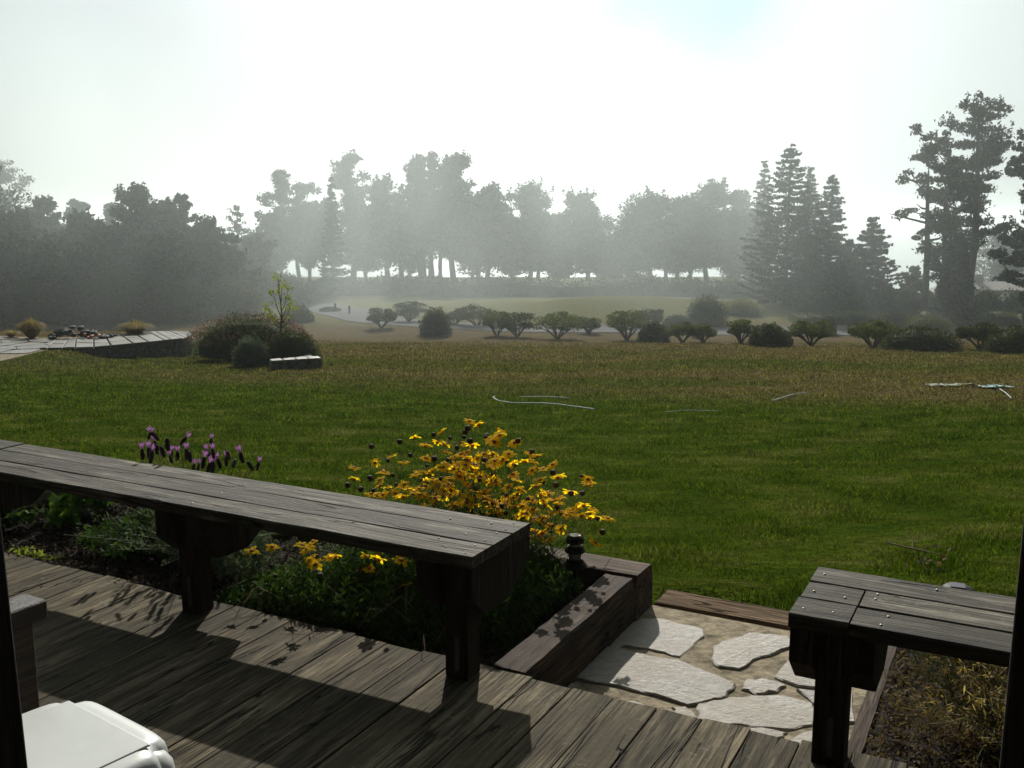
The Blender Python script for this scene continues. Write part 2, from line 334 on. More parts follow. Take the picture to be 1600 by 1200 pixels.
def ground_colour(t):
    ge = t.nodes.new('ShaderNodeNewGeometry'); pos = ge.outputs['Position']
    sp = t.nodes.new('ShaderNodeSeparateXYZ'); t.links.new(pos, sp.inputs[0]); X, Y = sp.outputs[0], sp.outputs[1]
    st = vecmap(t, pos, (0.35, 1.0, 0.0))
    n1 = noise(t, st, 0.42, 4, 0.6, 0.4); n2 = noise(t, vecmap(t, pos, (0.7, 1.3, 0.0)), 1.7, 5, 0.65); n3 = noise(t, pos, 14, 4, 0.7)
    green = mixc(t, ramp(t, n2, [(0.35, 0.0), (0.68, 1.0)]), (0.032, 0.062, 0.005), (0.088, 0.118, 0.012))
    tan = mixc(t, ramp(t, n2, [(0.3, 0.0), (0.7, 1.0)]), (0.120, 0.086, 0.052), (0.195, 0.145, 0.094))
    # dry band: starts further out on the left than on the right
    yy = mth(t, 'ADD', Y, mth(t, 'MULTIPLY', X, 0.5)); yy = mth(t, 'ADD', yy, mth(t, 'MULTIPLY_ADD', n1, 11.0, -5.5))
    f = ramp(t, mth(t, 'DIVIDE', yy, 60.0), [(0.25, 0.0), (0.33, 0.85), (0.62, 0.9), (0.80, 1.0)])
    sw = ramp(t, n1, [(0.53, 0.0), (0.60, 0.65)])                     # greener swathes inside the dry turf
    f = mth(t, 'MULTIPLY', f, mth(t, 'SUBTRACT', 1.0, sw))
    gb = ramp(t, mth(t, 'DIVIDE', mth(t, 'ADD', Y, mth(t, 'MULTIPLY', X, 0.06)), 60.0), [(0.375, 1.0), (0.41, 0.45), (0.45, 0.45), (0.485, 1.0)]); f = mth(t, 'MULTIPLY', f, gb)
    pt = mth(t, 'MULTIPLY', ramp(t, n2, [(0.52, 0.0), (0.74, 0.45)]), 1.0)
    f = mth(t, 'MAXIMUM', f, pt)
    col = mixc(t, f, green, tan)
    far = ramp(t, mth(t, 'DIVIDE', Y, 100.0), [(0.44, 0.0), (0.53, 0.7)]); col = mixc(t, far, col, (0.22, 0.165, 0.105))
    fld = ramp(t, mth(t, 'DIVIDE', Y, 100.0), [(0.58, 0.0), (0.64, 0.85)])
    col = mixc(t, fld, col, (0.22, 0.22, 0.10))
    n4 = noise(t, vecmap(t, pos, (0.8, 1.6, 0.0)), 3.1, 5, 0.7)
    col = mixc(t, ramp(t, n4, [(0.38, 0.7), (0.56, 0.0)]), col, mixc(t, 0.45, col, (0.03, 0.030, 0.005)))
    col = mixc(t, ramp(t, n3, [(0.35, 0.55), (0.6, 0.0)]), col, mixc(t, 0.5, col, (0.012, 0.015, 0.003)))
    return col, n3
def ground_mat():
    m, t, p, o = mat_new('ground_turf'); col, n3 = ground_colour(t)
    t.links.new(mixc(t, 0.18, col, (0.03, 0.034, 0.005)), p.inputs['Base Color']); p.inputs['Roughness'].default_value = 0.95; p.inputs['Specular IOR Level'].default_value = 0.0
    bump(t, p, n3, 1.0, 0.06); return m
def grass_mat():
    m, t, p, o = mat_new('grass_blades'); col, n3 = ground_colour(t)
    rd = t.nodes.new('ShaderNodeNewGeometry').outputs['Random Per Island']
    k = mth(t, 'MULTIPLY_ADD', mth(t, 'POWER', rd, 2.0), 1.9, 0.38); col = mixc(t, 1.0, col, k, 'MULTIPLY')
    t.links.new(col, p.inputs['Base Color']); p.inputs['Roughness'].default_value = 0.7; p.inputs['Specular IOR Level'].default_value = 0.0
    tr = t.nodes.new('ShaderNodeBsdfTranslucent'); t.links.new(mixc(t, 1.0, col, (1.35, 1.5, 0.7), 'MULTIPLY'), tr.inputs['Color'])
    mx = t.nodes.new('ShaderNodeMixShader'); mx.inputs[0].default_value = 0.4
    t.links.new(p.outputs[0], mx.inputs[1]); t.links.new(tr.outputs[0], mx.inputs[2]); t.links.new(mx.outputs[0], o.inputs['Surface']); return m
M['ground'] = ground_mat(); M['grass'] = grass_mat()

# ------------------------------------------------------------------ the land and the sea
xs = np.concatenate([np.linspace(-420, -60, 30)[:-1], np.linspace(-60, 60, 260), np.linspace(60, 420, 30)[1:]])
ys = np.concatenate([np.linspace(-12, 4.0, 8)[:-1], np.linspace(4.0, 60, 200), np.linspace(60, 142, 100)[1:]])
XX, YY = np.meshgrid(xs, ys); ZZ = T(XX, YY)
dU = XX * UX + YY * UY; dV = -XX * UY + YY * UX
ZZ = np.where(dV < 4.36, -0.34, ZZ)
nx, ny = len(xs), len(ys)
g = bpy.data.meshes.new('ground'); g.from_pydata(np.stack([XX, YY, ZZ], -1).reshape(-1, 3).tolist(), [],
    [(j * nx + i, j * nx + i + 1, (j + 1) * nx + i + 1, (j + 1) * nx + i) for j in range(ny - 1) for i in range(nx - 1)])
g.materials.append(M['ground'])
for pl in g.polygons: pl.use_smooth = True
tag(link('ground', g), 'sloping lawn that turns from green to dry tan towards the drive', kind='structure')
m, t, p, o = mat_new('sea_water'); p.inputs['Base Color'].default_value = (0.05, 0.08, 0.09, 1); p.inputs['Roughness'].default_value = 0.22
tcn = t.nodes.new('ShaderNodeTexCoord'); bump(t, p, noise(t, tcn.outputs['Object'], 0.15, 4), 0.5, 0.6)
mb = MB(); mb.add([(-2900, 128, -25), (2900, 128, -25), (2900, 2900, -25), (-2900, 2900, -25)], [(0, 1, 2, 3)])
tag(mb.build('sea', m), 'open sea hidden in fog below the bluff', kind='structure')

# grass blades near the house, sparser and larger further down the slope
def grass():
    n = 760000
    Yr = 4.1 * np.exp(rng.uniform(0, 1, n) ** 1.0 * math.log(52 / 4.1)); Xr = rng.uniform(-1, 1, n) * (Yr * 0.60 + 1.2)
    uu = Xr * UX + Yr * UY; vv = -Xr * UY + Yr * UX
    edge = 4.38 + 0.03 * np.sin(uu * 9) + 0.02 * np.sin(uu * 23)
    k = (vv > edge + rng.exponential(0.02, n)) & ~((uu > -4.9) & (uu < -1.42) & (vv < 4.18))
    sh = (-0.513 * Yr - 0.6 > Xr) | ((Xr < -10.3) & (Yr > 29.2 + (Xr + 12) * 0.9)); k &= ~((Yr > 26.0) & (Yr < 34) & (Xr < -10.2) & ((Yr > 28.6 + (Xr + 13.5) * 0.85) | (Xr < -13.6)))
    bald = np.sin(Xr * 2.3 + 1.1 * np.sin(Yr * 1.7)) * np.sin(Yr * 1.9 + 0.7 * np.sin(Xr * 1.3)) + rng.normal(0, 0.35, n)
    k &= bald < 0.9
    k &= rng.uniform(0, 1, n) > sst(36, 52, Yr) * 0.97
    Xr, Yr = Xr[k], Yr[k]; n = len(Xr)
    Zr = T(Xr, Yr); s = np.clip(Yr / 5, 0.8, 6)
    h = rng.uniform(0.018, 0.042, n) * (0.65 + 0.25 * s); wd = rng.uniform(0.0018, 0.0038, n) * s ** 1.05
    clump = 0.75 + 0.5 * np.clip(np.sin(Xr * 5.1) * np.sin(Yr * 4.3 + Xr), -0.4, 1); h *= clump; tall_ = (np.sin(Xr * 3.7 + 2) * np.sin(Yr * 3.1 + 1.5 * np.sin(Xr * 0.9)) > 0.80) & (rng.uniform(0, 1, n) < 0.5); h = np.where(tall_, h * 1.7, h)
    a = rng.uniform(0, 2 * math.pi, n); lean = rng.normal(0, 0.55, (n, 2)) * h[:, None]
    b = np.stack([Xr, Yr, Zr - 0.005], 1); dx = np.stack([np.cos(a) * wd, np.sin(a) * wd, np.zeros(n)], 1)
    tip = b + np.stack([lean[:, 0], lean[:, 1], h], 1)
    q = np.stack([b - dx, b + dx, tip], 1).reshape(-1, 3)
    tag(link('grass', np_mesh('grass', q, 3, M['grass'])), 'short mown grass blades covering the near lawn', 'grass', kind='stuff')
grass()

# driveway
def ribbon(name, pts, wd, mat, label, lift=0.04):
    mb = MB(); pp = []
    for i in range(len(pts) - 1):
        for k in range(8):
            a, b = Vector(pts[i]), Vector(pts[i + 1]); pp.append(a.lerp(b, k / 8))
    pp.append(Vector(pts[-1])); vs = []; fs = []
    for i, q in enumerate(pp):
        d = (pp[min(i + 1, len(pp) - 1)] - pp[max(i - 1, 0)]).normalized(); nn = Vector((-d.y, d.x))
        for k in (-1, -0.5, 0, 0.5, 1):
            e = q + nn * wd * k / 2; vs.append((e.x, e.y, Tz(e.x, e.y) + lift))
    for i in range(len(pp) - 1):
        for k in range(4): a = i * 5 + k; fs.append((a, a + 1, a + 6, a + 5))
    mb.add(vs, fs); return tag(mb.build(name, mat), label, kind='structure')
ribbon('driveway', [(-45, 82.5), (-30, 80.5), (-20, 78.5), (-14.8, 74), (-11.5, 68.5), (-8.5, 63), (-4, 59), (3, 57.2), (12, 56.4), (22, 55.6), (34, 54.5), (60, 53), (100, 52)], 4.2, M['asphalt'],
       'grey asphalt drive curving away behind the shrub row')

# ------------------------------------------------------------------ deck
deck = link('deck', None, None, (0, 0, 0), YAW); tag(deck, 'weathered grey plank deck of the porch', kind='structure')
VE = 2.87
planks = []
for k in range(5):
    mb = MB(); x = 0.0733; e = [random.uniform(-0.008, 0.008) for _ in range(2)]
    mb.box(-x, x, -3.9, 0, -0.038, 0)
    for i, q in enumerate(mb.v):
        if q[1] == 0: mb.v[i] = (q[0], e[0] if q[0] < 0 else e[1], q[2])
    planks.append(mb.mesh('plank', M['deck'], bevel=0.002))
u0 = -1.424
for k in range(-34, 30):
    o = link('plank', planks[(k * 7) % 5], deck, (u0 + 0.15 * k + 0.075, VE + random.uniform(-0.012, 0.014), random.uniform(-0.002, 0.002)))
mb = MB(); mb.box(-6.5, 3.0, VE - 0.10, VE - 0.05, -0.30, -0.042)
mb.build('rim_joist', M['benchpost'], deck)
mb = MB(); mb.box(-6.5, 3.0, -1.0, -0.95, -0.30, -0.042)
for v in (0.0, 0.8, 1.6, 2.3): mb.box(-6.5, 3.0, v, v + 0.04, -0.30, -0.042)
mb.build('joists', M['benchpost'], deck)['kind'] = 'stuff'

# ------------------------------------------------------------------ paved step area in front of the deck
path = link('path', None, None, (0, 0, 0), 0); tag(path, 'flagstones set in sandy mortar between deck and lawn', kind='structure')
mb = MB(); mb.prism([W(-1.46, 2.78), W(-0.44, 2.78), W(-0.44, 4.14), W(-1.46, 4.14)], -0.30, -0.2); mb.build('mortar_bed', M['mortar'], path)
def c7(pts): return [(750 + x / 2.909, 860 + y / 2.909) for x, y in pts]
stones = [
    c7([(745, 298), (830, 300), (925, 325), (1010, 350), (1012, 378), (960, 420), (905, 465), (800, 440), (665, 415), (625, 432), (560, 400), (640, 345)]),
    c7([(1225, 368), (1320, 372), (1395, 385), (1420, 420), (1340, 450), (1240, 480), (1180, 522), (1090, 512), (1060, 478), (1068, 425), (1130, 400)]),
    c7([(450, 418), (600, 430), (760, 470), (900, 490), (1040, 545), (1150, 595), (1110, 650), (1040, 668), (940, 686), (800, 640), (640, 600), (500, 580), (425, 560), (375, 500)]),
    c7([(1225, 575), (1310, 580), (1382, 602), (1340, 625), (1260, 637), (1200, 615)]),
    c7([(1000, 685), (1100, 668), (1240, 650), (1380, 648), (1500, 680), (1540, 740), (1500, 775), (1380, 795), (1230, 778), (1100, 775), (1000, 750)]),
    c7([(880, 700), (930, 698), (975, 738), (960, 748), (895, 728)]),
    c7([(1350, 560), (1420, 480), (1560, 470), (1660, 500), (1680, 570), (1600, 606), (1450, 600)]),
    c7([(255, 605), (340, 540), (400, 572), (425, 602), (380, 628), (300, 622)]),
    c7([(600, 676), (700, 680), (800, 716), (740, 740), (640, 712)]),
    c7([(1090, 786), (1240, 792), (1390, 812), (1350, 832), (1240, 822), (1120, 806)]),
    c7([(1450, 622), (1560, 628), (1640, 650), (1600, 690), (1520, 676)]),
    c7([(1390, 852), (1480, 812), (1600, 790), (1640, 830), (1560, 880), (1450, 880)]),
    c7([(1600, 700), (1690, 640), (1700, 760), (1620, 780)]),
    c7([(470, 640), (560, 655), (590, 690), (500, 680)]),
    c7([(120, 640), (240, 600), (290, 640), (200, 680)]),
]
def inset_poly(q, off):
    c = sum(q, Vector((0, 0, 0))) / len(q); return [p + (c - p).normalized() * off for p in q]
for k, st in enumerate(stones):
    q = inset_poly([P(x, y, -0.182) for x, y in st], -0.010)
    qq = []
    for i, a in enumerate(q):                                # roughened outline
        b = q[(i + 1) % len(q)]; qq.append(a)
        for s in (0.33, 0.66):
            m_ = a.lerp(b, s); dd = (b - a); nn = Vector((-dd.y, dd.x, 0)); nn.normalize(); qq.append(m_ + nn * random.uniform(-0.008, 0.008))
    c = sum(qq, Vector((0, 0, 0))) / len(qq); hz = random.uniform(-0.003, 0.003)
    lo = [(v.x - c.x, v.y - c.y, -0.04) for v in qq]
    mid = [(v.x - c.x, v.y - c.y, -0.005 + hz) for v in qq]; up = [(v.x - c.x, v.y - c.y, hz + random.uniform(-0.002, 0.002)) for v in inset_poly(qq, 0.006)]
    n = len(qq); mb = MB()
    mb.add(lo + mid + up + [(0, 0, hz + 0.003)], [(i, (i + 1) % n, n + (i + 1) % n, n + i) for i in range(n)] + [(n + i, n + (i + 1) % n, 2 * n + (i + 1) % n, 2 * n + i) for i in range(n)] + [(2 * n + i, 2 * n + (i + 1) % n, 3 * n) for i in range(n)])
    mb.build('flagstone', M['flag'], path, (c.x, c.y, -0.192))

# timber edging (planter to the left of the step, low strip at the lawn, added strip at the right bed)
def timber(name, u0, u1, v0, v1, z0, z1, mat, label, cat='timber edging', group=None):
    mb = MB(); nl = 14; L_ = max(u1 - u0, v1 - v0); alongv = (v1 - v0) > (u1 - u0)
    ww = min(u1 - u0, v1 - v0); hh = z1 - z0; vs = []; fs = []
    for i in range(nl + 1):
        s = (i / nl - 0.5) * L_
        for (a, b) in ((-1, -1), (1, -1), (1, 0.6), (0.8, 1), (0.2, 1), (-0.4, 1), (-0.85, 1), (-1, 0.6)):
            j = random.uniform(-1, 1) * 0.003; aa = a * ww / 2 + j; bb = b * hh / 2 + random.uniform(-1, 1) * 0.002
            vs.append((aa, s, bb) if alongv else (s, aa, bb))
    for i in range(nl):
        for k in range(8): a = i * 8 + k; b = i * 8 + (k + 1) % 8; fs.append((a, b, b + 8, a + 8))
    fs.append(tuple(range(8))); fs.append(tuple(nl * 8 + k for k in range(7, -1, -1)))
    mb.add(vs, fs); c = W((u0 + u1) / 2, (v0 + v1) / 2, (z0 + z1) / 2)
    return tag(mb.build(name, mat, None, tuple(c), YAW), label, cat, group)
timber('timber', -1.60, -1.45, 2.885, 3.915, -0.27, 0.0, M['timber'], 'sleeper with painted-in shade running from the deck along the left side of the flagstones', 'garden timber')
timber('timber', -4.60, -1.45, 3.925, 4.14, -0.27, 0.005, M['timberx'], 'long brown sleeper between the flower bed and the lawn', 'garden timber')
timber('timber', -1.44, 1.6, 4.15, 4.36, -0.32, -0.191, M['sill'], 'low worn sleeper at the lawn edge behind the flagstones', 'garden timber')
timber('timber', -0.445, -0.385, 2.885, 4.13, -0.30, -0.165, M['timber'], 'thin added board in place of a stone edge beside the dry bed', 'garden timber')  # added board standing in for the lit edge of the stones

# planting beds
def bed(name, u0, u1, v0, v1, z, label):
    nu, nv = int((u1 - u0) / 0.05), int((v1 - v0) / 0.05); vs = []
    for j in range(nv + 1):
        for i in range(nu + 1):
            u = u0 + (u1 - u0) * i / nu; v = v0 + (v1 - v0) * j / nv
            vs.append((u, v, z + 0.03 * mnoise.noise(Vector((u * 3, v * 3, 0))) + 0.025 * mnoise.noise(Vector((u * 13, v * 13, 2))) + random.uniform(-0.006, 0.006)))
    fs = [(j * (nu + 1) + i, j * (nu + 1) + i + 1, (j + 1) * (nu + 1) + i + 1, (j + 1) * (nu + 1) + i) for j in range(nv) for i in range(nu)]
    mb = MB(); mb.add(vs, fs); return tag(mb.build(name, M['soil'], None, (0, 0, 0), YAW), label, kind='structure')
bed('soil', -6.6, -1.56, 2.79, 3.98, -0.09, 'dark mulched soil of the flower bed')
bed('soil', -0.39, 3.2, 2.79, 4.2, -0.17, 'dry littered soil under the right bench')
def chips(name, u0, u1, v0, v1, z, n, mat, size, label):
    c = np.array([tuple(W(random.uniform(u0, u1), random.uniform(v0, v1), z + random.uniform(0, 0.03))) for _ in range(n)])
    tag(link(name, np_mesh(name, leaf_tris(c, size, 0.5), 4, mat)), label, 'mulch', kind='stuff')
chips('mulch', -5.5, -1.60, 2.88, 3.92, -0.085, 14000, M['mulch'], 0.022, 'shredded bark mulch between the flowers, plant shade in its colour')
chips('leaf_litter', -0.38, 2.4, 2.88, 4.1, -0.155, 22000, M['dry'], 0.018, 'dead leaves and twigs below the right bench')

# ------------------------------------------------------------------ benches
def board(u0, u1, v0, v1, zt, th, parent, mat, name='seat_board', seed=0):
    mb = MB(); n = max(2, int((u1 - u0) / 0.2)); vs = []; fs = []; rr = random.Random(seed)
    c = ((u0 + u1) / 2, (v0 + v1) / 2)
    prof = [(-1, -1), (1, -1), (1, 0.7), (0.93, 1), (-0.93, 1), (-1, 0.7)]
    for i in range(n + 1):
        s = u0 + (u1 - u0) * i / n; jz = rr.uniform(-0.0015, 0.0015); jw = rr.uniform(-0.0015, 0.0015)
        for a, b in prof: vs.append((s - c[0], a * (v1 - v0) / 2 + jw, b * th / 2 + jz))
    for i in range(n):
        for k in range(6): a = i * 6 + k; b = i * 6 + (k + 1) % 6; fs.append((a, b, b + 6, a + 6))
    fs.append(tuple(range(6))); fs.append(tuple(n * 6 + k for k in range(5, -1, -1)))
    mb.add(vs, fs); return mb.build(name, mat, parent, (c[0], c[1], zt - th / 2))
nail_me = None
def nails(parent, pts, z):
    global nail_me
    if nail_me is None:
        mb = MB(); mb.lathe([(0.0, 0.003), (0.003, 0.0020), (0.004, 0.0), (0.004, -0.004)], 8); nail_me = mb.mesh('nail', M['nail'])
    for u, v in pts: link('nail', nail_me, parent, (u, v, z))
def leg_set(parent, uc, v0, v1, zt, plates=(1, 1), th=0.075, foot=True):
    lw = 0.0445
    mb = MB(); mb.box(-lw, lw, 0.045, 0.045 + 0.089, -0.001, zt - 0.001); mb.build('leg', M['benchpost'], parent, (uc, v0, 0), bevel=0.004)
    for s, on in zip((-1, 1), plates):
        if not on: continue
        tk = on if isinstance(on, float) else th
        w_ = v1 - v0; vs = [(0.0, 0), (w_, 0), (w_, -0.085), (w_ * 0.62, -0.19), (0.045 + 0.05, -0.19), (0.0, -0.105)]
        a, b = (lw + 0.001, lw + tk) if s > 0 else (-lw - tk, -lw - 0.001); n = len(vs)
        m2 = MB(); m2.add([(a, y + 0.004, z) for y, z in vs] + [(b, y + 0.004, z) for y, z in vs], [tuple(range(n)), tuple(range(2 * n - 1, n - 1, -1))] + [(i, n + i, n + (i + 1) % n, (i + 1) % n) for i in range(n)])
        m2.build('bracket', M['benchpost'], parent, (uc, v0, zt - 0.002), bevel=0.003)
    mb = MB(); mb.box(-0.008, 0.008, 0.0415, 0.0448, 0.03, 0.15); mb.build('strap', M['strap'], parent, (uc + 0.005, v0, 0))
ZT, TH = 0.46, 0.04; V0, V1 = 2.69, 3.115; bw = (V1 - V0) / 3
bl = thing('bench', 'long weathered plank bench running from the left edge to the flowers', 'bench', (0, 0, 0), YAW, 'plank benches along the deck edge')
UE = -1.56
board(-4.45, UE, V0, V0 + bw - 0.0015, ZT, TH, bl, M['bench'], seed=1)
board(-4.45, UE, V0 + bw, V0 + 2 * bw - 0.0015, ZT, TH, bl, M['bench'], seed=2)
board(-4.32, UE, V0 + 2 * bw + 0.001, V1, ZT - 0.002, TH, bl, M['bench'], seed=3)
board(-6.4, -4.456, V0, V0 + bw - 0.0015, ZT - 0.003, TH, bl, M['bench'], seed=4)
board(-6.4, -4.456, V0 + bw, V0 + 2 * bw - 0.0015, ZT, TH, bl, M['bench'], seed=5)
board(-6.4, -4.326, V0 + 2 * bw + 0.001, V1, ZT, TH, bl, M['bench'], seed=6)
leg_set(bl, -1.65, V0, V1, ZT - TH, plates=(0.085, 0.042))
leg_set(bl, -2.88, V0, V1, ZT - TH)
leg_set(bl, -4.20, V0, V1, ZT - TH)
leg_set(bl, -5.6, V0, V1, ZT - TH)
nails(bl, [(UE - d, V0 + v) for d, v in ((0.04, 0.03), (0.05, 0.11), (0.045, 0.17), (0.05, 0.26), (0.04, 0.31), (0.05, 0.39), (0.13, 0.05), (0.14, 0.2), (0.12, 0.35), (0.2, 0.12), (0.28, 0.33), (1.27, 0.04), (1.27, 0.2), (1.28, 0.34))], ZT)
br = thing('bench', 'short weathered plank bench at the right beside the flagstones', 'bench', (0, 0, 0), YAW, 'plank benches along the deck edge')
VR0, VR1 = 2.70, 3.13; UR = -0.545; UJ = -0.385
board(UJ + 0.004, 2.2, VR0, VR0 + bw - 0.004, ZT, TH, br, M['bench'], seed=7)
board(UJ + 0.006, 2.2, VR0 + bw + 0.002, VR0 + 2 * bw - 0.002, ZT + 0.001, TH, br, M['bench'], seed=8)
board(UR, 2.2, VR0 + 2 * bw + 0.004, VR1, ZT, TH, br, M['bench'], seed=9)
board(UR, UJ, VR0 - 0.002, VR0 + bw * 1.02 - 0.004, ZT + 0.001, TH, br, M['bench'], seed=10)
board(UR + 0.002, UJ, VR0 + bw * 1.02, VR0 + 2 * bw - 0.001, ZT - 0.001, TH, br, M['bench'], seed=11)
leg_set(br, -0.43, VR0 + 0.01, VR1, ZT - TH, plates=(0.068, 0.07))
leg_set(br, 0.85, VR0 + 0.01, VR1, ZT - TH)
nails(br, [(UR + 0.03, VR0 + 0.05), (UR + 0.11, VR0 + 0.06), (UR + 0.12, VR0 + 0.19), (UR + 0.03, VR0 + 0.2), (UR + 0.03, VR0 + 0.36), (UR + 0.2, VR0 + 0.22), (UR + 0.2, VR0 + 0.26), (UR + 0.25, VR0 + 0.1), (UR + 0.24, VR0 + 0.03), (UR + 0.35, VR0 + 0.38)], ZT + 0.001)

# ------------------------------------------------------------------ porch: posts, roof, wall behind
def post(label, x, y, size, lean):
    mb = MB(); mb.box(-size / 2, size / 2, -size / 2, size / 2, 0.001, 2.42)
    o = tag(mb.build('porch_post', M['post'], None, (x, y, 0), YAW, bevel=0.004), label, 'post', 'wooden posts of the porch'); o.rotation_euler = (0, lean, YAW); return o
post('dark porch post at the left edge of the view beside the white table', -0.762, 1.35, 0.09, R(-1.9))
post('black porch post at the right edge of the view against the bench', 0.962, 1.70, 0.12, R(0.5))
mb = MB(); mb.box(-7.5, 7.5, -1.4, 2.3, 2.43, 2.60); tag(mb.build('roof', M['post']), 'unseen porch roof above the camera, widened to block sky light', kind='structure')  # out of view; widened and brought forward to darken the deck shade
mb = MB(); mb.box(-7.5, 7.5, -1.55, -1.42, -0.3, 2.43); tag(mb.build('wall', M['siding']), 'brown house wall behind the porch', kind='structure')

# ------------------------------------------------------------------ white resin side table
def side_table():
    c = Vector((-1.005, 1.955, 0)); rt = R(-36.9)
    root = thing('side_table', 'white moulded resin side table on the deck beside the dark chair', 'table', tuple(c), rt); root.scale = (1.08, 1.08, 1.03)
    n = 96; S = 0.205
    def Rr(a, sz):
        ca, sa = abs(math.cos(a)), abs(math.sin(a)); p_ = 5.5
        r = sz / (ca ** p_ + sa ** p_) ** (1 / p_)
        d = abs(((a - math.pi / 4) % (math.pi / 2)) - 0) ; d = min(d, math.pi / 2 - d)
        return r - 0.030 * math.exp(-(d / 0.10) ** 2)
    prof = [(0.0, 0.420), (0.60, 0.420), (0.80, 0.4195), (0.88, 0.417), (0.94, 0.411), (0.975, 0.400), (0.995, 0.382), (1.0, 0.36), (1.005, 0.33), (0.985, 0.328), (0.96, 0.36), (0.90, 0.39), (0.0, 0.40)]
    vs = []; fs = []
    for s, z in prof:
        for j in range(n):
            a = 2 * math.pi * j / n; r = Rr(a, S) * s; vs.append((r * math.cos(a), r * math.sin(a), z))
    for i in range(len(prof) - 1):
        for j in range(n): fs.append((i * n + j, i * n + (j + 1) % n, (i + 1) * n + (j + 1) % n, (i + 1) * n + j))
    mb = MB(); mb.add(vs, fs); mb.build('rim', M['resin'], root, smooth=True)
    mb = MB(); e = 0.151; mb.box(-e, e, -e, e, 0.416, 0.4225); mb.build('top_panel', M['resin'], root, bevel=0.0025, seg=2)
    for sx in (-1, 1):
        for sy in (-1, 1):
            mb = MB(); k = 0.158
            prof2 = [(0.03, 0.001, 1.06), (0.036, 0.2, 1.02), (0.042, 0.34, 0.98), (0.040, 0.375, 0.965), (0.03, 0.395, 0.95), (0.01, 0.402, 0.94)]
            vs = []; fs = []; nn = 14
            for r, z, f in prof2:
                for j in range(nn): a = 2 * math.pi * j / nn; vs.append((sx * k * f + r * math.cos(a), sy * k * f + r * math.sin(a), z))
            for i in range(len(prof2) - 1):
                for j in range(nn): fs.append((i * nn + j, i * nn + (j + 1) % nn, (i + 1) * nn + (j + 1) % nn, (i + 1) * nn + j))
            mb.add(vs, fs); mb.build('leg', M['resin'], root, smooth=True)
side_table()

# dark wooden armchair behind it (arm and front leg in view)
def armchair():
    a = P(72, 936, 0.60); root = thing('armchair', 'dark wooden armchair facing the garden at the left edge', 'chair', (a.x, a.y, 0), R(-30))
    def pc(nm, x0, x1, y0, y1, z0, z1): mb = MB(); mb.box(x0, x1, y0, y1, z0, z1); return mb.build(nm, M['chairwood'], root, bevel=0.004)
    for sx in (0, -0.62):
        pc('leg', sx - 0.066, sx - 0.006, -0.10, -0.035, 0.001, 0.549)
        pc('leg', sx - 0.066, sx - 0.006, -0.62, -0.56, 0.001, 0.549)
        pc('armrest', sx - 0.085, sx + 0.005, -0.66, 0.0, 0.55, 0.60)
    for k in range(6): pc('seat_slat', -0.685, -0.004, -0.54 + 0.088 * k, -0.54 + 0.088 * k + 0.075, 0.36, 0.38) if k < 5 else None
    pc('seat_rail', -0.62, -0.067, -0.09, -0.06, 0.28, 0.35); pc('seat_rail', -0.62, -0.067, -0.60, -0.57, 0.28, 0.35)
    for k in range(5): pc('back_slat', -0.60 + 0.11 * k, -0.53 + 0.11 * k, -0.645, -0.625, 0.38, 0.90)
    pc('back_rail', -0.66, 0.0, -0.665, -0.646, 0.82, 0.90)
armchair()

# ------------------------------------------------------------------ flowers by the bench
flower_mes = []
for k in range(5):
    rr = random.Random(40 + k); n = rr.randint(9, 12); vs = []; fs = []
    for i in range(n):
        a = 2 * math.pi * i / n + rr.uniform(-0.12, 0.12); l = rr.uniform(0.024, 0.032); wd = rr.uniform(0.0055, 0.0075); dz = rr.uniform(-0.006, 0.010)
        ca, sa = math.cos(a), math.sin(a); b = len(vs)
        for r, ww, z in ((0.004, 0.002, 0), (l * 0.5, wd, dz * 0.3 + 0.004), (l * 0.85, wd * 0.9, dz * 0.7), (l, wd * 0.25, dz - 0.001)):
            vs += [(r * ca - ww * sa, r * sa + ww * ca, z), (r * ca + ww * sa, r * sa - ww * ca, z)]
        for q in range(3): fs.append((b + 2 * q, b + 2 * q + 1, b + 2 * q + 3, b + 2 * q + 2))
    mb = MB(); mb.add(vs, fs); me = mb.mesh('flower', M['petal'])
    mb2 = MB(); mb2.lathe([(0.0, 0.009), (0.005, 0.008), (0.008, 0.003), (0.008, -0.003), (0.004, -0.009), (0.0, -0.010)], 8); flower_mes.append((me, mb2.mesh('disc', M['disc'])))
mb = MB(); mb.lathe([(0.0, 0.012), (0.008, 0.011), (0.013, 0.004), (0.011, -0.006), (0.003, -0.012), (0.0, -0.013)], 9); seed_me = mb.mesh('seed_head', M['seed'])
def c520(l): return [(520 + x / 5.454, 640 + y / 5.454) for x, y in l]
top_f = c520([(1165, 105), (1240, 130), (925, 190), (700, 238), (790, 305), (1425, 210), (1340, 258), (1375, 282), (890, 282), (960, 295), (1190, 305), (1145, 300), (510, 398), (360, 455), (605, 455), (180, 503), (185, 590), (435, 540), (405, 605), (975, 365), (1090, 385), (1145, 368), (795, 418), (1330, 390), (710, 560), (740, 535), (845, 515), (950, 500), (1060, 480), (1130, 475), (1030, 500), (1080, 540), (820, 550), (930, 600), (610, 640), (400, 645), (470, 665), (650, 685), (740, 680), (900, 650), (950, 690), (1010, 685), (330, 725), (430, 730), (530, 720), (600, 740), (770, 735), (860, 730), (690, 710), (560, 745), (1400, 410), (1500, 380), (1380, 440), (1450, 430), (1050, 400)])
